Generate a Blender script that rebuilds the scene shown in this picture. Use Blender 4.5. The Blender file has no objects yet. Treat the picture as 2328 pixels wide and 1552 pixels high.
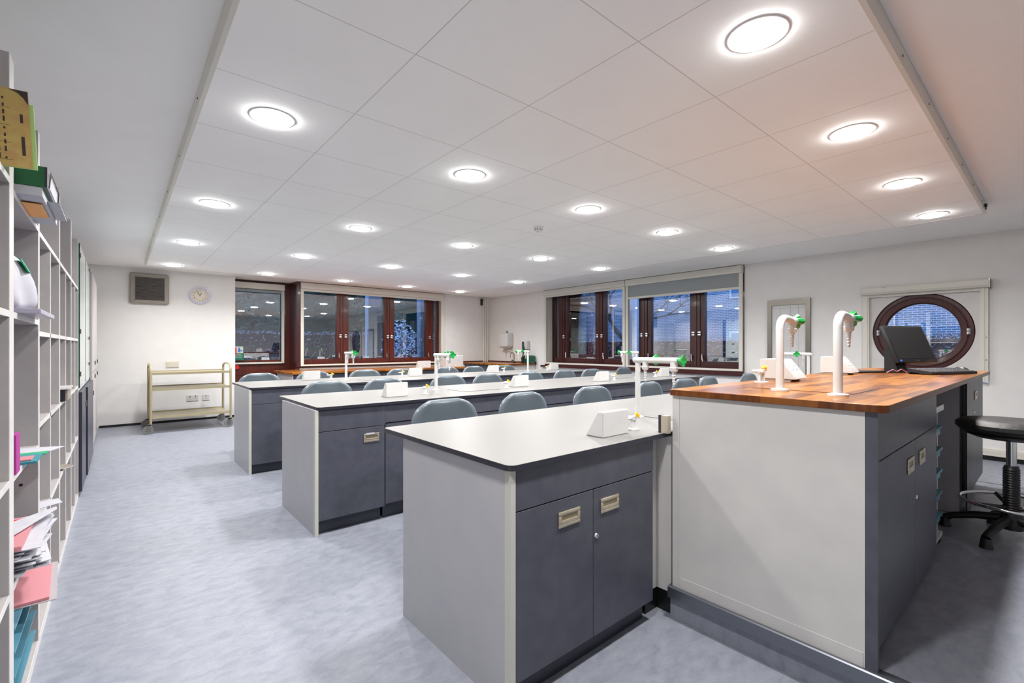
import bpy, bmesh, math, random
from mathutils import Vector, Matrix
random.seed(7)
S = bpy.context.scene
COL = S.collection
# ---------------------------------------------------------------- camera, world, exposure
HC = 1.25
cam_d = bpy.data.cameras.new('camera'); cam = bpy.data.objects.new('camera', cam_d); COL.objects.link(cam)
cam_d.sensor_width = 36.0; cam_d.lens = 1058.0 / 2328.0 * 36.0
cam_d.shift_y = 12.0 / 2328.0; cam_d.clip_start = 0.02; cam_d.clip_end = 200
TH = math.atan(896 / 1058.0)
cam.location = (0, 0, HC); cam.rotation_euler = (math.pi / 2, 0, -TH)
S.camera = cam
S.view_settings.view_transform = 'Standard'; S.view_settings.look = 'None'
S.view_settings.exposure = 1.46; S.view_settings.gamma = 1.0; S.view_settings.use_curve_mapping = False
S.cycles.max_bounces = 10; S.cycles.diffuse_bounces = 7; S.cycles.glossy_bounces = 4; S.cycles.transparent_max_bounces = 12
S.cycles.sample_clamp_indirect = 12.0
S.cycles.caustics_reflective = False; S.cycles.caustics_refractive = False
W = bpy.data.worlds.new('dusk_sky'); S.world = W; W.use_nodes = True
wb = W.node_tree.nodes['Background']; wb.inputs[0].default_value = (0.26, 0.46, 0.85, 1); wb.inputs[1].default_value = 2.3
LAMP_W = 7.0          # power of each ceiling light

# ---------------------------------------------------------------- materials
def nt(m): return m.node_tree.nodes, m.node_tree.links
MATS = {}
def mat(name, col, rough=0.5, metal=0.0, spec=0.5, coat=0.0, emit=None, es=0.0):
    m = bpy.data.materials.new(name); m.use_nodes = True
    b = m.node_tree.nodes['Principled BSDF']
    b.inputs['Base Color'].default_value = (*col, 1); b.inputs['Roughness'].default_value = rough
    b.inputs['Metallic'].default_value = metal; b.inputs['Specular IOR Level'].default_value = spec
    b.inputs['Coat Weight'].default_value = coat; b.inputs['Coat Roughness'].default_value = 0.08
    if emit: b.inputs['Emission Color'].default_value = (*emit, 1); b.inputs['Emission Strength'].default_value = es
    MATS[name] = m
    return m
def sr(r, g, b):   # sRGB bytes -> linear
    f = lambda c: (c / 255 / 12.92) if c <= 10 else ((c / 255 + 0.055) / 1.055) ** 2.4
    return (f(r), f(g), f(b))
def vary(m, c1, c2, scale=(5, 5, 5), nscale=1.0, detail=4.0, p0=0.35, p1=0.65, bump=0.0, rough=None):
    """mottle the base colour between c1 and c2 with object-space noise"""
    N, L = nt(m); b = N['Principled BSDF']
    tc = N.new('ShaderNodeTexCoord'); mp = N.new('ShaderNodeMapping'); no = N.new('ShaderNodeTexNoise'); cr = N.new('ShaderNodeValToRGB')
    mp.inputs['Scale'].default_value = scale; no.inputs['Scale'].default_value = nscale; no.inputs['Detail'].default_value = detail
    cr.color_ramp.elements[0].position = p0; cr.color_ramp.elements[0].color = (*c1, 1)
    cr.color_ramp.elements[1].position = p1; cr.color_ramp.elements[1].color = (*c2, 1)
    L.new(tc.outputs['Object'], mp.inputs['Vector']); L.new(mp.outputs[0], no.inputs['Vector']); L.new(no.outputs[0], cr.inputs[0]); L.new(cr.outputs[0], b.inputs['Base Color'])
    if bump:
        bp = N.new('ShaderNodeBump'); bp.inputs['Strength'].default_value = bump; bp.inputs['Distance'].default_value = 0.01
        L.new(no.outputs[0], bp.inputs['Height']); L.new(bp.outputs[0], b.inputs['Normal'])
    return m
white_wall = vary(mat('wall_paint', (0.8, 0.78, 0.76), 0.75, spec=0.25), sr(224, 223, 221), sr(227, 226, 224), nscale=1.2)
ceil_paint = vary(mat('ceiling_paint', (0.8, 0.8, 0.8), 0.85, spec=0.2), sr(246, 246, 245), sr(248, 248, 247), nscale=0.8)
floor_m = mat('vinyl_floor', (0.5, 0.55, 0.6), 0.42, spec=0.3)
def floor_nodes(m):
    N, L = nt(m); b = N['Principled BSDF']; tc = N.new('ShaderNodeTexCoord')
    def noise(sc, ns, det):
        mp = N.new('ShaderNodeMapping'); mp.inputs['Scale'].default_value = sc; no = N.new('ShaderNodeTexNoise'); no.inputs['Scale'].default_value = ns; no.inputs['Detail'].default_value = det; no.inputs['Distortion'].default_value = 0.6
        L.new(tc.outputs['Object'], mp.inputs[0]); L.new(mp.outputs[0], no.inputs[0]); return no
    a = noise((1.1, 2.0, 1), 11.0, 9); c = noise((1, 1, 1), 90.0, 2)
    mx = N.new('ShaderNodeMath'); mx.operation = 'MULTIPLY_ADD'; mx.inputs[1].default_value = 0.35
    L.new(c.outputs[0], mx.inputs[0]); L.new(a.outputs[0], mx.inputs[2])
    cr = N.new('ShaderNodeValToRGB'); e = cr.color_ramp.elements
    e[0].position = 0.48; e[0].color = (*sr(125, 131, 143), 1); e[1].position = 0.88; e[1].color = (*sr(145, 149, 160), 1)
    k = e.new(0.66); k.color = (*sr(136, 140, 151), 1)
    L.new(mx.outputs[0], cr.inputs[0]); L.new(cr.outputs[0], b.inputs['Base Color'])
floor_nodes(floor_m)
worktop_m = vary(mat('speckled_laminate', (0.8, 0.79, 0.76), 0.4, spec=0.3), sr(114, 113, 111), sr(130, 129, 127), nscale=160.0, detail=2, p0=0.3, p1=0.5)
edge_m = mat('dark_core_edge', sr(44, 44, 54), 0.35)
side_m = vary(mat('light_grey_laminate', sr(178, 178, 183), 0.42), sr(176, 176, 181), sr(180, 180, 184), nscale=1.5)
sidew_m = vary(mat('pale_laminate', sr(205, 203, 200), 0.45), sr(202, 200, 198), sr(208, 206, 203), nscale=1.3)
lip_m = mat('pale_edge_lipping', sr(196, 196, 186), 0.4)
dark_m = vary(mat('charcoal_laminate', sr(74, 76, 87), 0.38), sr(72, 74, 85), sr(80, 82, 92), nscale=3.0)
plinth_m = mat('dark_plinth', sr(48, 51, 62), 0.35)
champ_m = mat('champagne_metal', sr(208, 198, 176), 0.3, metal=0.75)
recess_m = mat('handle_recess', sr(150, 138, 112), 0.4, metal=0.6)
chrome_m = mat('chrome', (0.75, 0.75, 0.76), 0.15, metal=1.0)
steel_m = mat('brushed_steel', (0.27, 0.25, 0.22), 0.3, metal=1.0)
plastic_m = vary(mat('white_plastic', sr(206, 206, 205), 0.3, spec=0.5), sr(204, 204, 203), sr(209, 209, 208), nscale=2)
green_m = mat('green_plastic', sr(10, 148, 62), 0.3)
yellow_m = mat('yellow_plastic', sr(248, 200, 20), 0.35)
chair_m = mat('grey_chair_plastic', sr(105, 116, 124), 0.22, spec=0.6)
chairleg_m = mat('chair_leg_metal', sr(60, 64, 70), 0.35, metal=0.6)
black_m = mat('black_plastic', sr(28, 28, 30), 0.4)
blackgl_m = mat('black_skirting', sr(14, 15, 18), 0.35)
screen_m = mat('matt_screen', sr(30, 29, 30), 0.7, spec=0.2)
pad_m = vary(mat('black_foam_seat', sr(34, 33, 33), 0.5), sr(30, 30, 30), sr(44, 42, 41), nscale=12, bump=0.2)
trolley_m = mat('beige_enamel', sr(178, 168, 136), 0.35, metal=0.35)
rubber_m = mat('grey_rubber', sr(118, 118, 116), 0.6)
uphol = mat('roller_fabric', sr(150, 156, 158), 0.8)
alu_m = mat('cream_powder_coat', sr(214, 211, 202), 0.4)
nose_m = mat('aluminium_nosing', sr(132, 136, 144), 0.28, metal=0.85)
shelf_m = vary(mat('shelf_edge_white', sr(214, 212, 210), 0.45), sr(210, 208, 206), sr(218, 216, 214), nscale=2)
shelfg_m = vary(mat('grey_shelf_board', sr(172, 168, 168), 0.5), sr(168, 164, 165), sr(176, 172, 171), nscale=2)
cupdoor_m = mat('pale_cupboard_door', sr(190, 184, 182), 0.4)
carcass_m = mat('dark_cupboard_side', sr(42, 40, 56), 0.4)
paper_m = vary(mat('white_paper', sr(186, 186, 194), 0.8), sr(180, 180, 190), sr(192, 192, 198), nscale=3)
def flat(n, r, g, b, rough=0.6, **k): return mat(n, sr(r, g, b), rough, **k)
pink_m = flat('pink_card', 196, 130, 138); magenta_m = flat('magenta_card', 165, 50, 140); teal_m = flat('teal_card', 50, 130, 145)
greenc_m = flat('green_card', 30, 160, 110); orange_m = flat('orange_card', 238, 168, 96); red_m = flat('red_plastic', 214, 26, 30, 0.35)
kraft_m = vary(flat('yellow_paper', 226, 186, 112, 0.7), sr(190, 152, 92), sr(196, 172, 100), nscale=6)
limep_m = flat('pale_green_paper', 176, 214, 132); boxfile_m = flat('dark_green_card', 0, 84, 46, 0.5); blue_m = flat('blue_tray_plastic', 78, 134, 154, 0.35)
purple_m = flat('lilac_folder', 142, 122, 180); yfold_m = flat('yellow_folder', 222, 190, 70); ink_m = flat('print_ink', 60, 50, 46, 0.7)
indigo_m = flat('indigo_ink', 60, 56, 150); bluei_m = flat('blue_ink', 40, 110, 200)
fan_m = flat('grey_beige_plastic', 150, 143, 134, 0.45); grille_m = flat('grille_slat', 92, 86, 84, 0.45)
lilac_m = flat('lilac_white_plastic', 206, 204, 222, 0.35); clockface_m = flat('cream_dial', 224, 214, 196, 0.6)
outlet_m = flat('cream_plastic', 214, 206, 184, 0.4); signgreen_m = flat('sign_green', 10, 110, 84, 0.5)
greenbox_m = flat('bottle_green_plastic', 16, 92, 62, 0.4); leafgreen = flat('pale_green_metal', 120, 170, 110, 0.5)
bulb_m = mat('lit_diffuser', (1, 1, 1), 0.5, emit=(1.0, 0.985, 0.97), es=31.0)

def planks(name, cols, length, width, rough, coat, axis='x', spec=0.5):
    m = mat(name, cols[0], rough, coat=coat, spec=spec); N, L = nt(m); b = N['Principled BSDF']
    tc = N.new('ShaderNodeTexCoord'); mp = N.new('ShaderNodeMapping')
    br = N.new('ShaderNodeTexBrick'); br.inputs['Scale'].default_value = 1.0
    br.inputs['Brick Width'].default_value = length; br.inputs['Row Height'].default_value = width; br.inputs['Mortar Size'].default_value = 0.0005
    br.inputs['Color1'].default_value = (0, 0, 0, 1); br.inputs['Color2'].default_value = (1, 1, 1, 1); br.inputs['Mortar'].default_value = (0.2, 0.2, 0.2, 1)
    br.offset = 0.37; br.inputs['Bias'].default_value = 0.0
    mp2 = N.new('ShaderNodeMapping'); mp2.inputs['Scale'].default_value = (2.0, 30, 8)
    no = N.new('ShaderNodeTexNoise'); no.inputs['Scale'].default_value = 1.6; no.inputs['Detail'].default_value = 5
    if axis == 'y': mp.inputs['Rotation'].default_value = (0, 0, math.pi / 2); mp2.inputs['Scale'].default_value = (30, 2, 8)
    if axis == 'z': mp2.inputs['Scale'].default_value = (30, 30, 2)
    mx = N.new('ShaderNodeMath'); mx.operation = 'MULTIPLY_ADD'; mx.inputs[1].default_value = 0.55
    cr = N.new('ShaderNodeValToRGB'); e = cr.color_ramp.elements
    e[0].position = 0.3; e[0].color = (*cols[0], 1); e[1].position = 1.0; e[1].color = (*cols[2], 1); k = e.new(0.65); k.color = (*cols[1], 1)
    L.new(tc.outputs['Object'], mp.inputs[0]); L.new(mp.outputs[0], br.inputs[0]); L.new(tc.outputs['Object'], mp2.inputs[0]); L.new(mp2.outputs[0], no.inputs[0])
    L.new(br.outputs[0], mx.inputs[0]); L.new(no.outputs[0], mx.inputs[2]); L.new(mx.outputs[0], cr.inputs[0]); L.new(cr.outputs[0], b.inputs['Base Color'])
    return m
iroko = planks('iroko_staves', (sr(82, 40, 8), sr(122, 66, 14), sr(168, 106, 34)), 0.42, 0.06, 0.28, 0.15, spec=0.3)
iroko_edge = planks('iroko_edge', (sr(66, 33, 13), sr(96, 51, 21), sr(124, 74, 32)), 0.3, 0.2, 0.35, 0.05, spec=0.25)
mahog = vary(mat('mahogany', sr(86, 32, 24), 0.3, coat=0.2), sr(72, 26, 20), sr(98, 40, 26), scale=(18, 18, 1.5), nscale=2.0)
mahog_d = vary(mat('dark_mahogany', sr(62, 26, 28), 0.3, coat=0.2), sr(56, 24, 26), sr(72, 30, 28), scale=(18, 18, 1.5), nscale=2.0)
def grid_nodes(m, x0, sx, y0, sy):
    N, L = nt(m); b = N['Principled BSDF']; src = b.inputs['Base Color'].links[0].from_socket
    tc = N.new('ShaderNodeTexCoord'); sp = N.new('ShaderNodeSeparateXYZ'); L.new(tc.outputs['Object'], sp.inputs[0])
    def M(op, a, v=None, w=None):
        n = N.new('ShaderNodeMath'); n.operation = op; L.new(a, n.inputs[0])
        if v is not None: n.inputs[1].default_value = v
        if w is not None: L.new(w, n.inputs[1])
        return n.outputs[0]
    def dist(s, o, p):
        a = M('ADD', s, -o + p * 100.5); a = M('MODULO', a, p); a = M('SUBTRACT', a, p / 2); return M('ABSOLUTE', a)
    d = M('MINIMUM', dist(sp.outputs[0], x0, sx), w=dist(sp.outputs[1], y0, sy))
    lt = M('LESS_THAN', d, 0.0022)
    mx = N.new('ShaderNodeMix'); mx.data_type = 'RGBA'; L.new(lt, mx.inputs[0]); L.new(src, mx.inputs[6]); mx.inputs[7].default_value = (*sr(206, 203, 199), 1)
    L.new(mx.outputs[2], b.inputs['Base Color'])
raft_m = vary(mat('ceiling_tiles', (0.8, 0.8, 0.8), 0.8, spec=0.2), sr(246, 246, 245), sr(248, 248, 247), nscale=0.8)
RX0, RX1, RY0, RY1, RZ, CZ = 0.299, 5.866, 0.43, 8.59, 2.43, 2.51
SX = (RX1 - RX0) / 9; SY = (RY1 - RY0) / 13
grid_nodes(raft_m, RX0, SX, RY0, SY)
def glass(name, tint=(0.92, 0.95, 0.96), ior=1.5, boost=0.02):
    m = bpy.data.materials.new(name); m.use_nodes = True; N, L = nt(m); N.remove(N['Principled BSDF'])
    out = N['Material Output']; fr = N.new('ShaderNodeFresnel'); fr.inputs[0].default_value = ior
    ad = N.new('ShaderNodeMath'); ad.operation = 'ADD'; ad.inputs[1].default_value = boost
    tr = N.new('ShaderNodeBsdfTransparent'); tr.inputs[0].default_value = (*tint, 1); gl = N.new('ShaderNodeBsdfGlossy'); gl.inputs['Roughness'].default_value = 0.0
    mx = N.new('ShaderNodeMixShader'); L.new(fr.outputs[0], ad.inputs[0]); L.new(ad.outputs[0], mx.inputs[0]); L.new(tr.outputs[0], mx.inputs[1]); L.new(gl.outputs[0], mx.inputs[2]); L.new(mx.outputs[0], out.inputs[0])
    return m
pane_m = glass('window_glass', boost=0.27)
clear_m = glass('cabinet_glass', (0.86, 0.95, 0.92), boost=0.0)
greenedge_m = mat('green_glass_edge', sr(0, 62, 44), 0.15)
def brick_mat():
    m = mat('blue_grey_brick', (0.2, 0.25, 0.35), 0.85); N, L = nt(m); b = N['Principled BSDF']
    tc = N.new('ShaderNodeTexCoord'); sp = N.new('ShaderNodeSeparateXYZ'); cb = N.new('ShaderNodeCombineXYZ')
    L.new(tc.outputs['Object'], sp.inputs[0]); L.new(sp.outputs[1], cb.inputs[0]); L.new(sp.outputs[2], cb.inputs[1])
    br = N.new('ShaderNodeTexBrick'); br.inputs['Scale'].default_value = 1; br.inputs['Brick Width'].default_value = 0.2; br.inputs['Row Height'].default_value = 0.062; br.inputs['Mortar Size'].default_value = 0.009
    br.inputs['Color1'].default_value = (*sr(82, 96, 118), 1); br.inputs['Color2'].default_value = (*sr(108, 118, 138), 1); br.inputs['Mortar'].default_value = (*sr(190, 200, 216), 1)
    L.new(cb.outputs[0], br.inputs[0]); L.new(br.outputs[0], b.inputs['Base Color']); return m
brick_m = brick_mat()
hedge_m = vary(mat('hedge_leaves', sr(80, 60, 66), 0.6), sr(66, 44, 54), sr(236, 232, 246), nscale=16.0, detail=3, p0=0.56, p1=0.64)
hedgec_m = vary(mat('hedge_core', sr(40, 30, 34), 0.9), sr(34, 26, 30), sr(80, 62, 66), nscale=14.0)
twig_m = flat('bark', 84, 78, 76, 0.9); pine_m = vary(mat('dark_foliage', sr(30, 60, 54), 0.7), sr(24, 48, 46), sr(70, 110, 96), nscale=6)
concrete_m = vary(mat('pale_concrete', sr(160, 170, 186), 0.8), sr(146, 156, 172), sr(176, 184, 198), nscale=3)
ground_m = vary(mat('wet_paving', sr(96, 98, 104), 0.6), sr(84, 84, 92), sr(118, 120, 124), nscale=3)
whiteleaf_m = flat('white_leaf', 206, 214, 232, 0.5)

# ---------------------------------------------------------------- builders
ORG = {}
class MB:
    def __init__(s): s.bm = bmesh.new()
    def box(s, x0, x1, y0, y1, z0, z1, bev=0.0, seg=2):
        b = s.bm
        vs = [b.verts.new((x, y, z)) for x in (x0, x1) for y in (y0, y1) for z in (z0, z1)]
        idx = [(0, 1, 3, 2), (4, 6, 7, 5), (0, 4, 5, 1), (2, 3, 7, 6), (0, 2, 6, 4), (1, 5, 7, 3)]
        fs = [b.faces.new([vs[i] for i in f]) for f in idx]
        if bev: bmesh.ops.bevel(b, geom=list({e for f in fs for e in f.edges}), offset=bev, segments=seg, affect='EDGES', profile=0.5)
        return s
    def obox(s, c, size, rot=None, bev=0.0):
        t = MB(); t.box(-size[0] / 2, size[0] / 2, -size[1] / 2, size[1] / 2, -size[2] / 2, size[2] / 2, bev)
        M = Matrix.Translation(c) @ (rot.to_4x4() if rot else Matrix())
        return s.merge(t, M)
    def merge(s, t, M=None):
        if M is not None: bmesh.ops.transform(t.bm, matrix=M, verts=t.bm.verts)
        me = bpy.data.meshes.new('tmp'); t.bm.to_mesh(me); s.bm.from_mesh(me); bpy.data.meshes.remove(me); t.bm.free(); return s
    def cyl(s, p0, p1, r, r2=None, seg=20, cap=True):
        p0, p1 = Vector(p0), Vector(p1); r2 = r if r2 is None else r2
        q = (p1 - p0).to_track_quat('Z', 'Y').to_matrix()
        ring = []
        for p, rr in ((p0, r), (p1, r2)):
            ring.append([s.bm.verts.new(p + q @ Vector((math.cos(a) * rr, math.sin(a) * rr, 0))) for a in [2 * math.pi * i / seg for i in range(seg)]])
        for i in range(seg):
            j = (i + 1) % seg; s.bm.faces.new((ring[0][i], ring[0][j], ring[1][j], ring[1][i]))
        if cap: s.bm.faces.new(list(reversed(ring[0]))); s.bm.faces.new(ring[1])
        return s
    def tube(s, pts, r, seg=10, closed=False):
        pts = [Vector(p) for p in pts]; n = len(pts); rings = []
        up = None
        for i, p in enumerate(pts):
            a = pts[i - 1] if (i > 0 or closed) else p; c = pts[(i + 1) % n] if (i < n - 1 or closed) else p
            t = (c - a).normalized()
            if up is None: up = Vector((0, 0, 1)) if abs(t.z) < 0.9 else Vector((1, 0, 0))
            x = t.cross(up).normalized(); up = x.cross(t).normalized()
            rr = r[i] if isinstance(r, (list, tuple)) else r
            rings.append([s.bm.verts.new(p + (x * math.cos(k) + up * math.sin(k)) * rr) for k in [2 * math.pi * j / seg for j in range(seg)]])
        for i in range(n if closed else n - 1):
            A, B = rings[i], rings[(i + 1) % n]
            for j in range(seg):
                k = (j + 1) % seg; s.bm.faces.new((A[j], A[k], B[k], B[j]))
        if not closed: s.bm.faces.new(list(reversed(rings[0]))); s.bm.faces.new(rings[-1])
        return s
    def lathe(s, prof, c=(0, 0, 0), axis='z', seg=28, ring=False):
        rings = []
        if ring: prof = list(prof) + [prof[0]]
        for r, h in prof:
            rg = []
            for i in range(seg):
                a = 2 * math.pi * i / seg; u, v = r * math.cos(a), r * math.sin(a)
                p = {'z': (u, v, h), 'x': (h, u, v), 'y': (v, h, u)}[axis]
                rg.append(s.bm.verts.new((c[0] + p[0], c[1] + p[1], c[2] + p[2])))
            rings.append(rg)
        for A, B in zip(rings, rings[1:]):
            for i in range(seg):
                j = (i + 1) % seg; s.bm.faces.new((A[i], A[j], B[j], B[i]))
        if ring:
            bmesh.ops.remove_doubles(s.bm, verts=rings[0] + rings[-1], dist=1e-7); return s
        if prof[0][0] > 1e-6: s.bm.faces.new(list(reversed(rings[0])))
        if prof[-1][0] > 1e-6: s.bm.faces.new(rings[-1])
        return s
    def prism(s, poly, h0, h1, axis='x', bev=0.0):
        P = {'x': lambda a, b, h: (h, a, b), 'y': lambda a, b, h: (a, h, b), 'z': lambda a, b, h: (a, b, h)}[axis]
        A = [s.bm.verts.new(P(a, b, h0)) for a, b in poly]; B = [s.bm.verts.new(P(a, b, h1)) for a, b in poly]; n = len(poly)
        fs = [s.bm.faces.new(A), s.bm.faces.new(list(reversed(B)))]
        for i in range(n):
            j = (i + 1) % n; fs.append(s.bm.faces.new((A[i], B[i], B[j], A[j])))
        if bev: bmesh.ops.bevel(s.bm, geom=list({e for f in fs for e in f.edges}), offset=bev, segments=2, affect='EDGES')
        return s
    def build(s, name, m, parent=None, smooth=False, sub=0, bev=0.0, solid=0.0):
        b = s.bm; bmesh.ops.recalc_face_normals(b, faces=b.faces)
        org = ORG.get(parent.name, Vector((0, 0, 0))) if parent else None
        if org is not None and org.length > 0: bmesh.ops.translate(b, vec=-org, verts=b.verts)
        own = None
        if parent is None:
            xs = [v.co for v in b.verts]; lo = Vector((min(v[i] for v in xs) for i in range(3))); hi = Vector((max(v[i] for v in xs) for i in range(3)))
            own = Vector(((lo.x + hi.x) / 2, (lo.y + hi.y) / 2, lo.z))
            if s.__dict__.get('keep'): own = Vector((0, 0, 0))
            bmesh.ops.translate(b, vec=-own, verts=b.verts)
        me = bpy.data.meshes.new(name); b.to_mesh(me); b.free(); me.materials.append(m)
        if smooth:
            me.shade_smooth() if hasattr(me, 'shade_smooth') else None
            if smooth != 'all': me.set_sharp_from_angle(angle=math.radians(40))
        o = bpy.data.objects.new(name, me); COL.objects.link(o)
        if parent: o.parent = parent; ORG[o.name] = org
        else: o.location = own; ORG[o.name] = own
        if solid: md = o.modifiers.new('thickness', 'SOLIDIFY'); md.thickness = solid; md.offset = 0
        if sub: md = o.modifiers.new('subdivision', 'SUBSURF'); md.levels = sub; md.render_levels = sub
        if bev: md = o.modifiers.new('bevel', 'BEVEL'); md.width = bev; md.segments = 2; md.limit_method = 'ANGLE'
        return o
def tag(o, label=None, cat=None, group=None, kind=None):
    if label: o['label'] = label
    if cat: o['category'] = cat
    if group: o['group'] = group
    if kind: o['kind'] = kind
    return o
def thing(name, loc, label=None, cat=None, group=None, kind=None):
    o = bpy.data.objects.new(name, None); COL.objects.link(o); o.location = loc; o.empty_display_size = 0.1
    ORG[o.name] = Vector(loc); return tag(o, label, cat, group, kind)
def B(name, m, parent, *boxes, bev=0.0, **k):
    mb = MB()
    for bx in boxes: mb.box(*bx, bev=bev)
    return mb.build(name, m, parent, **k)
def copy_tree(o, parent=None):
    c = o.copy(); COL.objects.link(c)
    if parent: c.parent = parent
    for ch in list(o.children): copy_tree(ch, c)
    return c
PROTO_USED = {}
def place(proto, loc, label, group, rz=0.0, scale=None):
    r = proto if not PROTO_USED.get(proto.name) else copy_tree(proto)
    PROTO_USED[proto.name] = True
    r.location = loc; r.rotation_euler = (0, 0, rz); r['label'] = label; r['group'] = group
    if scale: r.scale = scale
    return r
ORD = ['first', 'second', 'third', 'fourth', 'fifth', 'sixth', 'seventh', 'eighth', 'ninth']
def text_bm(txt, size, depth=0.0008):
    cu = bpy.data.curves.new('t', 'FONT'); cu.body = txt; cu.size = size; cu.align_x = 'CENTER'; cu.align_y = 'CENTER'; cu.extrude = depth
    o = bpy.data.objects.new('t', cu); COL.objects.link(o); dg = bpy.context.evaluated_depsgraph_get()
    me = bpy.data.meshes.new_from_object(o.evaluated_get(dg)); t = MB(); t.bm.from_mesh(me)
    bpy.data.objects.remove(o); bpy.data.curves.remove(cu); bpy.data.meshes.remove(me); return t

# ================================================================ ROOM SHELL
YF, XR, XL, YB = 9.55, 7.35, -0.62, -2.6
def struct(name, m, *boxes, keep=True):
    mb = MB(); mb.keep = keep
    for bx in boxes: mb.box(*bx)
    return tag(mb.build(name, m), kind='structure')
struct('floor', floor_m, (XL - .1, XR + .4, YB - .1, YF + .5, -.12, 0))
struct('ceiling', ceil_paint, (XL - .1, XR + .5, YB - .1, YF + .6, CZ, CZ + .1))
struct('wall_left', white_wall, (XL - .12, XL, YB - .1, YF + .1, 0, CZ))
struct('wall_back', white_wall, (XL, XR, YB - .12, YB, 0, CZ))
DX0, DX1, DY = 1.60, 2.62, 9.95
WX0, WX1 = 2.69, 5.93
struct('wall_far', white_wall, (XL - .1, DX0, YF, YF + .5, 0, CZ), (WX0, WX1, YF, YF + .3, 0, .84), (WX1, XR + .1, YF, YF + .3, 0, CZ), (DX0, DX1 + .07, DY + .06, DY + .2, 2.48, CZ))
RY_A, RY_B = 3.15, 7.47
struct('wall_right', white_wall, (XR, XR + .3, YB, .52, 0, CZ), (XR, XR + .3, .52, 1.65, 0, .85), (XR, XR + .3, .52, 1.65, 1.97, CZ), (XR, XR + .3, 1.65, RY_A, 0, CZ),
       (XR, XR + .3, RY_A, RY_B, 0, .84), (XR, XR + .3, RY_B, YF + .1, 0, CZ))
struct('baseboard_far', blackgl_m, (XL + .4, DX0 - .01, YF - .012, YF, 0, .035))
struct('baseboard_right', blackgl_m, (XR - .012, XR, YB, 7.7, 0, .05))
struct('trim_1', alu_m, (XR - .03, XR, YB, 7.7, .052, .09), (XR - .018, XR, YB, 7.7, .092, .125))

# dropped ceiling raft
raft = thing('ceiling_raft', ((RX0 + RX1) / 2, (RY0 + RY1) / 2, RZ), 'white dropped ceiling panel of square tiles holding the round lights', 'ceiling panel', kind='structure')
o = B('tile_field', raft_m, raft, (RX0 + .018, RX1 - .018, RY0 + .018, RY1 - .018, RZ, CZ - .01))
o.data.transform(Matrix.Translation(ORG[raft.name])); o.location = -ORG[raft.name]
B('edge_trim', alu_m, raft, (RX0, RX0 + .018, RY0, RY1, RZ - .002, CZ - .005), (RX1 - .018, RX1, RY0, RY1, RZ - .002, CZ - .005), (RX0 + .018, RX1 - .018, RY0, RY0 + .018, RZ - .002, CZ - .005), (RX0 + .018, RX1 - .018, RY1 - .018, RY1, RZ - .002, CZ - .005))
mb = MB()
for k in range(9): mb.box(RX0 - .004, RX0, RY0 + .5 + k * .9, RY0 + .503 + k * .9, RZ + .03, RZ + .04); mb.box(RX0 + .4 + k * .6, RX0 + .403 + k * .6, RY0 - .004, RY0, RZ + .03, RZ + .04)
mb.build('screw', steel_m, raft)
tag(MB().box(5.66, 5.69, RY0 - .02, RY0 - .002, 2.445, 2.475, .004).cyl((5.675, RY0 - .012, 2.445), (5.675, RY0 - .012, 2.425), .004).build('screen_hook', black_m), 'small black hook on the near edge of the ceiling panel', 'hook')

# ceiling lights
lt = thing('ceiling_light', (0, 0, 0), 'x', 'ceiling light')
MB().lathe([(.0905, 0.0), (.0905, -.003), (.104, -.004), (.108, -.002), (.108, 0)], seg=40, ring=True).build('trim_ring', plastic_m, lt, smooth=True)
MB().lathe([(0, -.018), (.06, -.0175), (.082, -.014), (.089, -.006), (.09, 0)], seg=40).build('diffuser', bulb_m, lt, smooth=True)  # shallow dome and strong glow shaped to spill light onto the ceiling
ld = bpy.data.lights.new('downlight', 'AREA'); ld.shape = 'DISK'; ld.size = .17; ld.energy = LAMP_W; ld.color = (1.0, .975, .955); ld.spread = math.radians(150)
lo = bpy.data.objects.new('downlight', ld); COL.objects.link(lo); lo.parent = lt; lo.location = (0, 0, -.0195)
LXS = [RX0 + SX * (.5 + 2 * i) for i in range(5)]; LYS = [RY0 + SY * (.5 + 3.2 * 0 + 3 * j) for j in range(5)]
rown = ['nearest row', 'second row back', 'middle row', 'fourth row back', 'farthest row']
for j, y in enumerate(LYS):
    for i, x in enumerate(LXS):
        place(lt, (x, y, RZ), ('round recessed ceiling light, %s, %s from the left' % (rown[j], ORD[i - (j == 0)])) if (i or j) else 'round recessed ceiling light straight above the left end of the front bench', 'round lights in the ceiling panel')
sd = thing('smoke_detector', (3.165, 3.334, RZ), 'white round smoke detector on the ceiling panel', 'smoke detector')
MB().lathe([(.05, RZ), (.05, RZ - .012), (.04, RZ - .016), (.036, RZ - .04), (.022, RZ - .05), (0, RZ - .05)], (3.165, 3.334, 0)).build('body', plastic_m, sd, smooth=True)
mb = MB()
for k in range(10):
    a = 2 * math.pi * k / 10; mb.obox((3.165 + .037 * math.cos(a), 3.334 + .037 * math.sin(a), RZ - .028), (.004, .008, .014), Matrix.Rotation(a, 3, 'Z'))
mb.build('vent_slot', black_m, sd)

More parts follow.
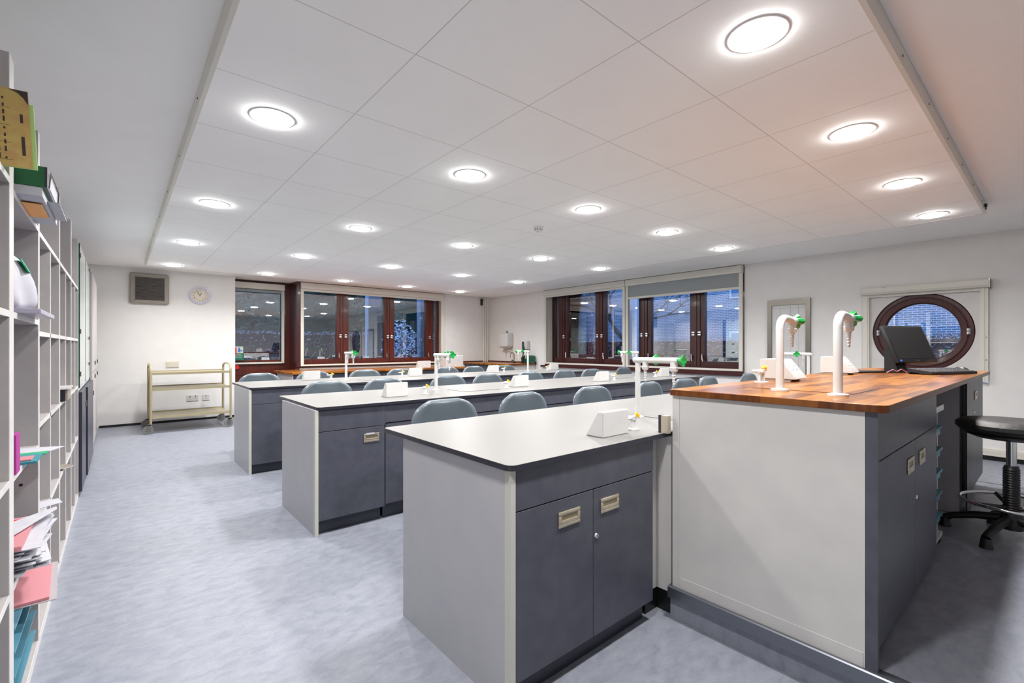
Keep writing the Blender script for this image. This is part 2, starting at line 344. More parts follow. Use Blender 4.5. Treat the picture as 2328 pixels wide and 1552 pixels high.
# ================================================================ FAR WALL : fan, clock, outlets
f = thing('extractor_fan', (.39, YF, 2.19), 'grey square extractor fan high on the far wall', 'fan')
MB().box(.14, .645, YF - .075, YF - .001, 1.94, 2.435, .035, 4).build('housing', fan_m, f, smooth=True)
mb = MB()
for k in range(19): mb.obox((.395, YF - .083, 2.005 + k * .0193), (.37, .012, .009), Matrix.Rotation(.6, 3, 'X'))
mb.build('grille', grille_m, f)
B('grille_frame', fan_m, f, (.2, .59, YF - .088, YF - .07, 1.985, 1.995), (.2, .59, YF - .088, YF - .07, 2.362, 2.372), (.2, .208, YF - .088, YF - .07, 1.985, 2.372), (.582, .59, YF - .088, YF - .07, 1.985, 2.372))
B('grille_back', black_m, f, (.205, .585, YF - .078, YF - .0755, 1.99, 2.37))
c = thing('wall_clock', (1.07, YF, 2.125), 'round wall clock with a pale rim and cream dial on the far wall', 'clock')
MB().lathe([(.135, YF - .002), (.148, YF - .015), (.145, YF - .035), (.125, YF - .04), (.115, YF - .03), (.112, YF - .022), (.112, YF - .002)], (1.07, 0, 2.125), 'y', 48, ring=True).build('rim', lilac_m, c, smooth=True)
MB().lathe([(0, YF - .024), (.116, YF - .024), (.116, YF - .018), (0, YF - .018)], (1.07, 0, 2.125), 'y', 48).build('dial', clockface_m, c)
mb = MB()
for h in range(1, 13):
    a = math.radians(30 * h); t = text_bm(str(h), .034)
    mb.merge(t, Matrix.Translation((1.07 + .088 * math.sin(a), YF - .026, 2.125 + .088 * math.cos(a))) @ Matrix.Rotation(math.pi / 2, 4, 'X'))
mb.build('numerals', ink_m, c)
for nm, ang, ln, w in (('hour_hand', 27.5, .055, .008), ('minute_hand', 330, .085, .006)):
    a = math.radians(ang); MB().obox((1.07 + math.sin(a) * ln * .45, YF - .03, 2.125 + math.cos(a) * ln * .45), (w, .002, ln), Matrix.Rotation(a, 3, 'Y')).build(nm, black_m, c)
kp = thing('control_panel', (.69, YF, .905), 'small cream wall panel with rows of buttons above the trolley', 'switch panel')
B('plate', outlet_m, kp, (.605, .78, YF - .012, YF - .001, .905, 1.01), bev=.003)
mb = MB()
for i in range(4):
    for j in range(3): mb.box(.622 + i * .04, .645 + i * .04, YF - .017, YF - .0125, .92 + j * .03, .935 + j * .03)
mb.build('button', plastic_m, kp)
for nm, x0, x1, lab in (('double_socket', .89, 1.055, 'double power socket low on the far wall behind the trolley'), ('single_socket', 1.11, 1.21, 'single power socket low on the far wall behind the trolley')):
    s = thing(nm, ((x0 + x1) / 2, YF, .33), lab, 'socket'); B('plate', plastic_m, s, (x0, x1, YF - .01, YF - .001, .33, .43), bev=.003)
    mb = MB()
    for cx in ([x0 + .042, x1 - .042] if nm[0] == 'd' else [(x0 + x1) / 2]):
        mb.box(cx - .003, cx + .003, YF - .0125, YF - .0105, .385, .396); mb.box(cx - .016, cx - .008, YF - .0125, YF - .0105, .362, .367); mb.box(cx + .008, cx + .016, YF - .0125, YF - .0105, .362, .367); mb.box(cx - .006, cx + .006, YF - .0135, YF - .0105, .405, .418)
    mb.build('pin_slots', ink_m, s)

# ================================================================ DOOR + WINDOWS
d1 = thing('door_1', ((DX0 + DX1) / 2, DY, 0), 'dark red wood glazed door in the recess of the far wall', 'door', kind='structure')
B('door_frame', mahog, d1, (DX0, DX0 + .05, DY, DY + .07, 0, 2.5), (DX1 - .09, DX1, DY, DY + .07, 0, 2.5), (DX0 + .05, DX1 - .09, DY, DY + .07, 2.42, 2.5))
B('lower_panel', mahog, d1, (DX0 + .05, DX1 - .09, DY + .01, DY + .06, 0, .995), (DX0 + .05, DX1 - .09, DY, DY + .0099, .72, .735))
B('glass_pane', pane_m, d1, (DX0 + .05, DX1 - .09, DY + .03, DY + .036, .995, 2.42))
B('door_handle', steel_m, d1, (1.80, 1.81, DY - .03, DY + .01, .66, .74), (1.765, 1.845, DY - .045, DY - .03, .655, .667))
struct('trim_2', mahog_d, (DX1 + .0, WX0 - .002, YF - .05, DY + .08, .86, CZ - .005))
struct('trim_3', mahog, (DX1 + .0, WX0 - .002, YF + .02, DY + .08, 0, .86))
rb = thing('roller_blind', (2.07, DY - .05, .9), 'cream roller blind frame fixed over the glazed door', 'blind')
B('cassette', alu_m, rb, (DX0 + .02, DX1 - .12, DY - .11, DY - .005, 2.345, 2.46), bev=.006)
B('guide_rail', alu_m, rb, (DX0 + .02, DX0 + .05, DY - .06, DY - .005, .93, 2.345)); B('guide_rail', alu_m, rb, (DX1 - .165, DX1 - .12, DY - .06, DY - .005, .93, 2.345))
B('bottom_bar', alu_m, rb, (DX0 + .05, DX1 - .165, DY - .05, DY - .005, .925, .955)); B('bottom_rail', uphol, rb, (DX0 + .05, DX1 - .165, DY - .06, DY - .02, 2.29, 2.335))
sg = thing('safety_notice', (1.72, DY - .07, 1.0), 'green and white safety notice at the bottom of the glazed door', 'sign')
B('backing', signgreen_m, sg, (1.63, 1.80, DY - .072, DY - .066, 1.0, 1.27)); B('white_panel', plastic_m, sg, (1.655, 1.785, DY - .0735, DY - .0725, 1.13, 1.255))
mb = MB(); mb.cyl((1.72, DY - .0745, 1.225), (1.72, DY - .0738, 1.225), .013); mb.box(1.705, 1.735, DY - .0748, DY - .0738, 1.15, 1.21); mb.box(1.74, 1.77, DY - .0748, DY - .0738, 1.165, 1.185)
mb.build('pictogram', bluei_m, sg)
B('text_line', plastic_m, sg, (1.65, 1.77, DY - .0745, DY - .0725, 1.045, 1.053), (1.65, 1.78, DY - .0745, DY - .0725, 1.075, 1.083), (1.65, 1.75, DY - .0745, DY - .0725, 1.10, 1.106))
tag(MB().box(DX0 + .035, DX0 + .075, DY - .095, DY - .0735, 1.10, 1.24, .008).build('call_point', red_m), 'red alarm call point beside the green notice', 'alarm')
tag(MB().cyl((DX0 + .09, DY - .03, .87), (DX0 + .09, DY - .002, .87), .04).build('door_stop', red_m), 'round red fitting just below the green notice', 'fitting')

def casement(root, axis, gp, spans, mulls, z0, z1, frame_m, gm, facing, lock_at, lever_at, z_lock=1.47):
    """a wood window in the plane axis=gp; spans = glass [(a,b)], mulls = wood [(a,b)]"""
    def bx(a0, a1, d0, d1, zz0, zz1):
        return (a0, a1, gp + min(d0, d1), gp + max(d0, d1), zz0, zz1) if axis == 'y' else (gp + min(d0, d1), gp + max(d0, d1), a0, a1, zz0, zz1)
    lo = min(min(s) for s in spans + mulls); hi = max(max(s) for s in spans + mulls)
    for a, b in mulls:
        c = (a + b) / 2; w = b - a
        B('mullion', frame_m, root, bx(a, b, -.04, .05, z0, z1), bx(c - w * .22, c - w * .02, -.055, -.0401, z0 + .05, z1 - .02), bx(c + w * .02, c + w * .22, -.055, -.0401, z0 + .05, z1 - .02))
    B('sill_rail', frame_m, root, *[bx(a, b, -.04, .05, z0, z0 + .13) for a, b in spans], *[bx(a, b, -.052, -.0401, z0 + .02, z0 + .085) for a, b in spans])
    B('head_rail', frame_m, root, *[bx(a, b, -.04, .05, z1 - .08, z1) for a, b in spans])
    for a, b in spans: B('glass_pane', gm, root, bx(a, b, 0, .006, z0 + .13, z1 - .08))
    for a in lock_at:
        mb = MB()
        for dz in (-.02, .02):
            bb = bx(a - .028, a + .028, -.075, -.0551, z_lock + dz - .017, z_lock + dz + .017); mb.box(*bb, bev=.006)
        mb.build('hinge_cap', chrome_m, root, smooth=True)
    for a in lever_at:
        mb = MB(); bb = bx(a - .012, a + .012, -.07, -.0551, z0 + .16, z0 + .22); mb.box(*bb)
        p0 = (a, gp - .075, z0 + .25) if axis == 'y' else (gp - .075, a, z0 + .25); p1 = (a + .015, gp - .08, z0 + .13) if axis == 'y' else (gp - .08, a - .015, z0 + .13)
        mb.cyl(p0, p1, .009, seg=8); mb.build('window_handle', chrome_m, root)
    return lo, hi
GY = 9.75
w2 = thing('window_1', (4.3, GY, .86), 'long dark red wood window in the far wall above the wood counter', 'window', kind='structure')
casement(w2, 'y', GY, [(2.76, 3.46), (3.71, 4.51), (4.75, 5.56), (5.74, 5.86)], [(2.69, 2.76), (3.46, 3.71), (4.51, 4.75), (5.56, 5.74), (5.86, 5.93)], .875, 2.5, mahog, pane_m, -1, [3.53, 3.64, 4.58, 4.68, 5.65], [3.50, 4.55, 5.60], 1.47)
B('window_sill', mahog_d, w2, (WX0 + .001, WX1 + .0, YF - .02, GY - .04, .841, .872), (5.80, 6.22, YF - .06, YF - .0205, .825, .86))
B('reveal_lining', alu_m, w2, (WX1 - .03, WX1 - .001, YF - .019, GY - .041, .873, 2.5))
rb = thing('roller_blind', (4.3, YF - .03, .86), 'long cream roller blind cassette over the far wall window', 'blind')
B('cassette', alu_m, rb, (2.695, 5.91, YF - .085, YF - .002, 2.375, 2.495), bev=.006)
B('guide_rail', alu_m, rb, (2.695, 2.75, YF - .06, YF - .021, .875, 2.374)); B('guide_rail', alu_m, rb, (5.845, 5.91, YF - .06, YF - .021, .862, 2.374))
B('bottom_bar', alu_m, rb, (2.751, 5.844, YF - .05, YF - .0215, .875, .905)); B('bottom_rail', alu_m, rb, (2.751, 5.844, YF - .06, YF - .025, 2.33, 2.372))
GX = 7.55
w3 = thing('window_2', (GX, 5.3, .86), 'long dark red wood window in the right wall', 'window', kind='structure')
casement(w3, 'x', GX, [(3.26, 3.87), (4.13, 4.90), (5.16, 5.95), (6.21, 6.99), (7.25, 7.38)], [(3.15, 3.26), (3.87, 4.13), (4.90, 5.16), (5.95, 6.21), (6.99, 7.25), (7.38, 7.468)], .875, 2.5, mahog_d, pane_m, -1, [3.95, 4.06, 4.98, 5.09, 6.03, 6.14, 7.08], [3.90, 4.09, 4.94, 5.99, 7.02], 1.47)
B('window_sill', mahog_d, w3, (XR - .06, GX - .04, RY_A + .001, RY_B - .001, .8405, .872), (XR - .06, XR - .001, 3.05, 7.62, .80, .84))
B('reveal_lining', alu_m, w3, (XR + .001, GX - .041, RY_B - .025, RY_B - .001, .873, 2.5))
rb = thing('roller_blind', (XR - .04, 6.4, .86), 'rolled-up roller blind over the left half of the right wall window', 'blind')
B('cassette', alu_m, rb, (XR - .085, XR - .002, 5.31, 7.5, 2.385, 2.5), bev=.006); B('guide_rail', alu_m, rb, (XR - .06, XR - .02, 7.44, 7.5, .873, 2.384))
B('guide_rail', alu_m, rb, (XR - .06, XR - .002, 5.32, 5.372, .873, 2.384)); B('bottom_rail', alu_m, rb, (XR - .06, XR - .02, 5.373, 7.439, 2.345, 2.383)); B('bottom_bar', alu_m, rb, (XR - .055, XR - .015, 5.373, 7.439, .873, .905))
rb = thing('roller_blind', (XR - .04, 4.2, .86), 'grey roller blind partly lowered over the right half of the right wall window', 'blind')
B('cassette', alu_m, rb, (XR - .085, XR - .002, 3.16, 5.30, 2.385, 2.5), bev=.006); B('guide_rail', alu_m, rb, (XR - .06, XR - .02, 3.16, 3.21, .873, 2.384))
B('guide_rail', alu_m, rb, (XR - .06, XR - .002, 5.25, 5.30, .873, 2.384)); B('fabric', uphol, rb, (XR - .042, XR - .038, 3.211, 5.249, 2.175, 2.384)); B('bottom_rail', alu_m, rb, (XR - .055, XR - .025, 3.211, 5.249, 2.138, 2.175)); B('bottom_bar', alu_m, rb, (XR - .055, XR - .015, 3.211, 5.249, .873, .905))

# round window with its blind box
OC = (1.09, 1.425); R_O = .455
def disc_hole(mb, x0, x1, rect, c, r, seg=64):
    y0, y1, z0, z1 = rect; outer = []; inner = []
    for i in range(seg):
        a = 2 * math.pi * (i + .5) / seg; cy, cz = math.cos(a), math.sin(a)
        t = min(((y1 - c[0]) / cy if cy > 0 else (y0 - c[0]) / cy) if abs(cy) > 1e-6 else 9, ((z1 - c[1]) / cz if cz > 0 else (z0 - c[1]) / cz) if abs(cz) > 1e-6 else 9)
        outer.append((c[0] + cy * t, c[1] + cz * t)); inner.append((c[0] + cy * r, c[1] + cz * r))
    V = [[[mb.bm.verts.new((x, p[0], p[1])) for p in ring] for ring in (outer, inner)] for x in (x0, x1)]
    for i in range(seg):
        j = (i + 1) % seg
        mb.bm.faces.new((V[0][0][i], V[0][0][j], V[0][1][j], V[0][1][i])); mb.bm.faces.new((V[1][0][i], V[1][1][i], V[1][1][j], V[1][0][j]))
        mb.bm.faces.new((V[0][1][i], V[0][1][j], V[1][1][j], V[1][1][i])); mb.bm.faces.new((V[0][0][i], V[1][0][i], V[1][0][j], V[0][0][j]))
    return mb
w4 = thing('window_3', (XR, 1.09, .97), 'round dark wood porthole window in the right wall', 'window', kind='structure')
disc_hole(MB(), XR - .012, XR + .05, (.521, 1.649, .851, 1.969), OC, R_O + .012).build('surround_panel', sidew_m, w4, smooth=True)
MB().lathe([(R_O + .011, XR + .02), (R_O, XR + .004), (R_O - .035, XR + .004), (R_O - .04, XR + .012), (R_O - .045, XR + .012), (R_O - .05, XR + .0), (R_O - .1, XR + .006), (R_O - .115, XR + .03), (R_O - .115, XR + .06), (R_O + .011, XR + .06)], (0, *OC), 'x', 72, ring=True).build('round_frame', mahog_d, w4, smooth=True)
MB().lathe([(0, XR + .04), (R_O - .114, XR + .04), (R_O - .114, XR + .046), (0, XR + .046)], (0, *OC), 'x', 72).build('glass_pane', pane_m, w4)
for yy in (OC[0] - R_O + .045, OC[0] + R_O - .045):
    mb = MB()
    for dz in (-.018, .018): mb.cyl((XR - .012, yy - .018 + dz * 0 + .018, OC[1] + dz - .015), (XR - .012, yy, OC[1] + dz + .015), .02)
    mb.build('hinge_cap', chrome_m, w4, smooth=True)
rb = thing('roller_blind', (XR - .04, 1.09, .97), 'cream blind box and side rails framing the round window', 'blind')
MB().prism([(XR - .013, 1.905), (XR - .09, 1.905), (XR - .105, 1.93), (XR - .105, 1.985), (XR - .09, 2.0), (XR - .013, 2.0)], .515, 1.655, 'y').build('cassette', alu_m, rb)
B('guide_rail', alu_m, rb, (XR - .05, XR - .013, 1.585, 1.65, .86, 1.905), (XR - .056, XR - .05, 1.6, 1.61, .86, 1.905)); B('guide_rail', alu_m, rb, (XR - .05, XR - .013, .52, .585, .86, 1.905), (XR - .056, XR - .05, .55, .56, .86, 1.905))
B('bottom_rail', alu_m, rb, (XR - .045, XR - .014, .586, 1.584, 1.885, 1.905), (XR - .046, XR - .014, .586, 1.584, 1.872, 1.884))
B('end_bracket', steel_m, rb, (XR - .1, XR - .002, .505, .514, 1.90, 2.0)); B('screw', steel_m, rb, (XR - .055, XR - .051, .53, .54, 1.35, 1.36), (XR - .055, XR - .051, .53, .54, 1.1, 1.11), (XR - .108, XR - .106, 1.4, 1.45, 1.985, 1.99))

# steel-framed panel on the right wall
h = thing('framed_wall_panel', (XR, 2.53, .8), 'white wall panel in a brushed steel frame beside the round window', 'wall panel')
B('frame', steel_m, h, (XR - .03, XR - .001, 2.25, 2.31, .8, 1.93), (XR - .03, XR - .001, 2.75, 2.81, .8, 1.93), (XR - .03, XR - .001, 2.31, 2.75, 1.85, 1.93))
B('panel', plastic_m, h, (XR - .014, XR - .001, 2.311, 2.749, .8, 1.849)); B('panel_groove', side_m, h, (XR - .016, XR - .0141, 2.4, 2.405, .8, 1.84), (XR - .016, XR - .0141, 2.5, 2.505, .8, 1.84), (XR - .016, XR - .0141, 2.64, 2.645, .8, 1.84), (XR - .016, XR - .0141, 2.32, 2.74, 1.80, 1.805))

# corner pipes
for k, (px_, lab) in enumerate(((7.14, 'cream vertical pipe in the far corner, farthest from the window'), (7.195, 'cream vertical pipe in the far corner, between two others'), (7.25, 'cream vertical pipe in the far corner, closest to the right wall'))):
    tag(MB().cyl((px_ - .03, YF - .045, .87), (px_ - .03, YF - .045, CZ), .016).build('pipe', alu_m, smooth=True), lab, 'pipe', 'pipes in the far corner')
tag(MB().box(7.03, 7.075, YF - .05, YF - .001, 2.30, 2.47, .008).cyl((7.06, YF - .06, 2.44), (7.03, YF - .06, 2.33), .012).build('pipe_bracket', black_m), 'black bracket at the top of the corner pipes', 'bracket')

# ================================================================ FAR COUNTERS
CZ1 = .81
fc = thing('wood_counter', (4.1, 9.0, CZ1 - .03), 'long orange wood counter under the far wall window', 'worktop')
B('top_board', iroko, fc, (2.22, 5.9, 8.45, 9.488, CZ1 - .035, CZ1), bev=.004)
fb = thing('counter_cabinet', (4.1, 9.0, 0), 'dark base cabinets with a pale end panel under the far wood counter', 'cabinet')
B('end_panel', side_m, fb, (2.27, 2.29, 8.5, 9.48, 0, CZ1 - .036)); B('carcass', dark_m, fb, (2.291, 5.85, 8.56, 9.48, .1, CZ1 - .036)); B('plinth', plinth_m, fb, (2.291, 5.85, 8.6, 9.4, 0, .1))
for k in range(6): B('door', dark_m, fb, (2.3 + k * .59, 2.88 + k * .59, 8.54, 8.559, .11, CZ1 - .05))
cc = thing('wood_counter', (6.95, 8.7, .84), 'short wood counter with the sink in the far corner', 'worktop')
B('top_board', iroko, cc, (6.5, XR - .01, 7.8, YF - .01, .835, .87), bev=.004); B('upstand', mahog, cc, (XR - .022, XR - .0101, 7.8, YF - .02, .871, .9), (6.5, XR - .03, YF - .022, YF - .0101, .871, .9))
cb = thing('counter_cabinet', (6.95, 8.7, 0), 'pale base cabinet under the corner sink counter', 'cabinet')
B('end_panel', sidew_m, cb, (6.55, XR - .02, 7.84, 7.86, 0, .834)); B('carcass', dark_m, cb, (6.56, XR - .02, 7.861, YF - .02, .1, .834)); B('plinth', plinth_m, cb, (6.6, XR - .05, 7.87, YF - .05, 0, .1)); 
for k in range(3): B('door', dark_m, cb, (6.54, 6.559, 7.88 + k * .55, 8.41 + k * .55, .11, .82))
# white splash box with taps on the far counter
sb = thing('splash_guard_box', (5.5, 8.62, CZ1), 'white box standing at the right end of the far wood counter', 'box')
B('shell', plastic_m, sb, (5.42, 5.86, 8.6, 8.9, CZ1, 1.06), bev=.006)
bt = thing('bench_tap', (5.5, 8.56, 1.06), 'small double tap with green knobs on the white box by the far counter', 'tap')
B('bar', plastic_m, bt, (5.46, 5.78, 8.66, 8.675, 1.115, 1.125), (5.75, 5.76, 8.66, 8.675, 1.06, 1.115))
for xx in (5.48, 5.56): MB().lathe([(.0, 0), (.016, .0), (.024, .03), (0, .03)], (xx, 8.6, 1.135), 'y').build('tap_knob', green_m, bt)
# far wall hood
# sink tap, heater, dispenser, caddy
tp = thing('sink_tap', (7.12, 8.33, .8705), 'tall chrome swan-neck tap at the corner sink', 'tap')
MB().tube([(7.12, 8.33, .8705), (7.12, 8.33, 1.05)] + [(7.12 - .06 + .06 * math.cos(a), 8.33, 1.05 + .06 * math.sin(a)) for a in [math.pi * k / 8 for k in range(9)]] + [(7.0, 8.33, 1.0)], .009, 8).build('spout', steel_m, tp, smooth=True)
MB().cyl((7.12, 8.33, .8705), (7.12, 8.33, .9), .022).cyl((7.12, 8.36, .93), (7.12, 8.42, .93), .01).build('tap_body', black_m, tp)
wh = thing('water_heater', (XR - .1, 8.87, 1.22), 'white over-sink water heater on the right wall', 'water heater')
MB().box(XR - .2, XR - .002, 8.62, 8.96, 1.24, 1.585, .03, 4).build('casing', plastic_m, wh, smooth=True)
MB().box(XR - .15, XR - .05, 8.67, 8.91, 1.215, 1.2395).build('base', plastic_m, wh)
MB().cyl((XR - .12, 8.72, 1.586), (XR - .12, 8.72, 1.60), .03).cyl((XR - .12, 8.72, 1.60), (XR - .15, 8.70, 1.64), .01).build('cap', black_m, wh)
MB().cyl((XR - .15, 8.85, 1.214), (XR - .15, 8.85, 1.16), .02).cyl((XR - .15, 8.85, 1.17), (XR - .22, 8.83, 1.14), .012).build('outlet_valve', plastic_m, wh, smooth=True)
MB().tube([(XR - .08, 8.75, 1.214), (XR - .08, 8.72, 1.16), (XR - .08, 8.62, 1.15), (XR - .05, 8.6, 1.1), (XR - .03, 8.6, .9)], .008, 8).build('pipework', alu_m, wh, smooth=True)
sp = thing('soap_dispenser', (XR - .05, 8.13, 1.17), 'white wall soap dispenser beside the sink counter', 'dispenser')
MB().box(XR - .11, XR - .002, 8.03, 8.22, 1.18, 1.39, .025, 3).build('casing', plastic_m, sp, smooth=True); B('window_strip', flat('dark_teal', 34, 60, 74), sp, (XR - .116, XR - .1105, 8.11, 8.18, 1.21, 1.37), bev=.002); B('push_bar', black_m, sp, (XR - .10, XR - .02, 8.05, 8.2, 1.163, 1.179))
gc = thing('cleaning_caddy', (7.2, 7.98, .87), 'bottle green caddy on the end of the sink counter', 'caddy')
MB().prism([(7.81, .8705), (7.99, .8705), (8.0, 1.03), (7.97, 1.055), (7.84, 1.05), (7.80, 1.03)], 7.10, 7.31, 'x', .006).build('body', greenbox_m, gc)
br_ = thing('washing_up_brush', (7.1, 7.98, .87), 'black long-handled brush standing against the green caddy', 'brush')
MB().cyl((7.03, 7.93, .871), (7.03, 7.93, 1.02), .028, .032).build('bristles', black_m, br_, smooth=True); MB().tube([(7.03, 7.93, 1.02), (7.05, 7.92, 1.12), (7.055, 7.92, 1.2), (7.055, 7.92, 1.26)], [.012, .012, .03, .02], 10).build('handle', black_m, br_, smooth=True)

# ================================================================ LAB BENCHES
BZ = .85
def handle(parent, cx, z0, z1, yf, w=.12, m1=champ_m):
    x0, x1 = cx - w / 2, cx + w / 2
    mb = MB(); t = .014
    mb.box(x0, x1, yf - .006, yf - .0002, z0, z0 + t, .0025); mb.box(x0, x1, yf - .006, yf - .0002, z1 - t, z1, .0025); mb.box(x0, x0 + t, yf - .006, yf - .0002, z0 + t, z1 - t, .0025); mb.box(x1 - t, x1, yf - .006, yf - .0002, z0 + t, z1 - t, .0025)
    h_ = mb.build('handle', m1, parent, smooth=True); h_['label'] = 'champagne metal recessed pull'
    rc = MB().box(x0 + t, x1 - t, yf - .003, yf - .0008, z0 + t, z1 - t).build('handle_recess', recess_m, h_)
    MB().box(x0 + t, x1 - t, yf - .0062, yf - .0031, z0 + t, z0 + t + .012, .001).build('pull_lip', m1, h_)
    return h_
def cabinet(name, label, x0, x1, yf, yb, group, doors, hz, lock=None, top=BZ - .021, drawer_z=.685, zb=.0, side=side_m, endside='left', plinth_h=.095, lip=True, end_y=None):
    """front faces -y at yf ; doors = list of (xa, xb, handle_cx)"""
    r = thing(name, ((x0 + x1) / 2, (yf + yb) / 2, zb), label, 'cabinet', group)
    ye = yb if end_y is None else end_y
    xe0, xe1 = (x0 - .022, x0) if endside == 'left' else (x1, x1 + .022)
    e = B('end_panel', side, r, (xe0, xe1, yf + .03, ye, zb, top)); e['label'] = 'pale grey end panel'
    if lip: B('edge_lipping', lip_m if side is side_m else sidew_m, r, (xe0, xe1, yf - .002, yf + .0299, zb, top))
    B('carcass', dark_m, r, (x0 + .001, x1 - .001, yf + .021, yb, zb + plinth_h, top))
    B('plinth', plinth_m, r, (x0 + .001, x1 - .02, yf + .045, yb - .02, zb, zb + plinth_h - .001))
    B('drawer_front', dark_m, r, (x0 + .003, x1, yf, yf + .02, drawer_z, top - .002), bev=.0015)
    for xa, xb, hc in doors:
        dn = B('door', dark_m, r, (xa, xb, yf, yf + .02, zb + plinth_h, drawer_z - .004), bev=.0015)
        if hc: handle(dn, hc, hz[0], hz[1], yf, hz[2])
    if lock:
        l_ = MB().lathe([(0, yf - .006), (.009, yf - .006), (.011, yf - .0005), (0, yf - .0005)], (lock[0], 0, lock[1]), 'y', 20).build('lock', chrome_m, r, smooth=True)
        B('keyhole', black_m, l_, (lock[0] - .0012, lock[0] + .0012, yf - .0066, yf - .0061, lock[1] - .005, lock[1] + .005))
    return r
def worktop(label, x0, x1, y0, y1, group, sinks):
    r = thing('bench_worktop', ((x0 + x1) / 2, (y0 + y1) / 2, BZ - .02), label, 'worktop', group)
    def rr(rad=.03, ins=0):
        pts = []
        for cx, cy, a0 in ((x1 - rad, y0 + rad, -90), (x1 - rad, y1 - rad, 0), (x0 + rad, y1 - rad, 90), (x0 + rad, y0 + rad, 180)):
            for k in range(7): a = math.radians(a0 + 15 * k); pts.append((cx + (rad - ins) * math.cos(a), cy + (rad - ins) * math.sin(a)))
        return pts
    MB().prism(rr(), BZ - .02, BZ - .0012, 'z').build('core', edge_m, r, smooth=True)
    MB().prism(rr(ins=.001), BZ - .0011, BZ, 'z').build('surface', worktop_m, r)
    for sx0, sx1, sy0, sy1 in sinks:
        B('sink_cover', worktop_m, r, (sx0, sx1, sy0, sy1, BZ + .0002, BZ + .003)); B('sink_gap', edge_m, r, (sx0 - .004, sx1 + .004, sy0 - .004, sy0 - .0002, BZ + .0002, BZ + .0012))
    return r
wg, cg = 'white bench worktops', 'bench end cabinets'
NAMES = ['front', 'middle', 'back']
BY = [(1.19, 2.17, 1.98), (3.155, 4.13, 3.97), (5.09, 6.05, 5.92)]
BXE = 6.12
worktop('speckled white worktop of the front bench, nearest the camera', 1.0, BXE, 1.19, 2.17, wg, [(2.3, 2.75, 1.33, 1.56)])
worktop('speckled white worktop of the middle bench', 1.0, BXE, 3.155, 4.13, wg, [(2.35, 2.75, 3.42, 3.7), (4.6, 5.0, 3.6, 3.9)])
worktop('speckled white worktop of the back bench, nearest the far windows', .98, BXE - .05, 5.09, 6.05, wg, [(2.25, 2.65, 5.35, 5.6)])
cabinet('bench_cabinet', 'double-door charcoal cabinet at the near left end of the front bench', 1.035, 1.865, 1.205, 1.98, cg, [(1.038, 1.443, 1.303), (1.446, 1.863, 1.547)], (.576, .635, .118), lock=(1.462, .494))
c2 = cabinet('bench_cabinet', 'single-door charcoal cabinet at the left end of the middle bench', 1.01, 1.48, 3.17, 3.97, cg, [(1.012, 1.475, 1.375)], (.576, .637, .115))
B('name_label', paper_m, c2, (1.335, 1.395, 3.1622, 3.1637, .630, .642))
cabinet('bench_cabinet', 'charcoal cabinet at the left end of the back bench', .995, 1.48, 5.105, 5.86, cg, [(.998, 1.475, None)], (.56, .63, .115))
for k, (yf, ye, nm) in enumerate(((1.205, 1.98, 'front'), (3.17, 3.97, 'middle'), (5.105, 5.92, 'back'))):
    cabinet('bench_cabinet', 'charcoal cabinet at the far right end of the %s bench' % nm, 5.5, 6.0, yf, ye, cg, [(5.503, 5.998, 5.6)], (.565, .635, .115), endside='right')
    y0 = yf + .02
    x0 = 1.481 if k else 2.7
    sp_ = thing('bench_service_panel', ((x0 + 5.48) / 2, y0 + .2, 0), 'long charcoal panel under the %s bench worktop between its cabinets' % nm, 'panel', 'panels under the benches')
    B('apron', dark_m, sp_, (x0, 5.49, y0 - .018, y0, .70, .828)); B('core', dark_m, sp_, (x0, 5.49, y0 + .001, y0 + .4, .1, .829)); B('plinth', plinth_m, sp_, (x0, 5.49, y0 + .03, y0 + .36, 0, .099))
    n = 4; w = (5.49 - x0) / n
    for q in range(n): B('lower_panel', dark_m, sp_, (x0 + q * w + .004, x0 + (q + 1) * w, y0 - .014, y0 + .0005, .11, .692))
sd_ = thing('service_duct', (1.98, 1.3, 0), 'white boxed-in duct in the corner between the front bench and the teacher desk', 'duct')
B('panel', sidew_m, sd_, (1.88, 1.995, 1.256, 1.55, .1, .829), (1.975, 2.35, 1.18, 1.2549, .1, .829)); B('skirting', blackgl_m, sd_, (1.88, 1.99, 1.258, 1.5, 0, .0995), (1.978, 2.35, 1.183, 1.2575, 0, .0995))
# a metal socket plate where the bench meets the desk
sk = thing('bench_socket', (1.95, 1.195, BZ), 'small metal socket box where the front bench meets the teacher desk', 'socket')
B('box', edge_m, sk, (1.925, 1.949, 1.2001, 1.216, BZ + .001, BZ + .082)); B('face_plate', champ_m, sk, (1.922, 1.949, 1.166, 1.20, BZ + .001, BZ + .082))

# ---- bench taps
def star(mb, c, axis, r0=.015, r1=.033, ln=.036):
    for lvl in (0,):
        pts0, pts1 = [], []
        for i in range(16):
            a = 2 * math.pi * i / 16; k = (i % 4 == 0)
            s0 = r0; s1 = r1 if k else r1 * .6 if i % 4 == 2 else r1 * .86
            pts0.append((a, s0)); pts1.append((a, s1))
        def P(a, r, h):
            u, v = r * math.cos(a), r * math.sin(a)
            q = {'+x': (h, u, v), '-y': (u, -h, v)}[axis]; return (c[0] + q[0], c[1] + q[1], c[2] + q[2])
        A = [mb.bm.verts.new(P(a, r, 0)) for a, r in pts0]; Bv = [mb.bm.verts.new(P(a, r, ln * .85)) for a, r in pts1]; Cc = mb.bm.verts.new(P(0, 0, ln * .7)); A0 = mb.bm.verts.new(P(0, 0, 0))
        for i in range(16):
            j = (i + 1) % 16; mb.bm.faces.new((A[i], A[j], Bv[j], Bv[i])); mb.bm.faces.new((Bv[i], Bv[j], Cc)); mb.bm.faces.new((A[j], A[i], A0))
    return mb
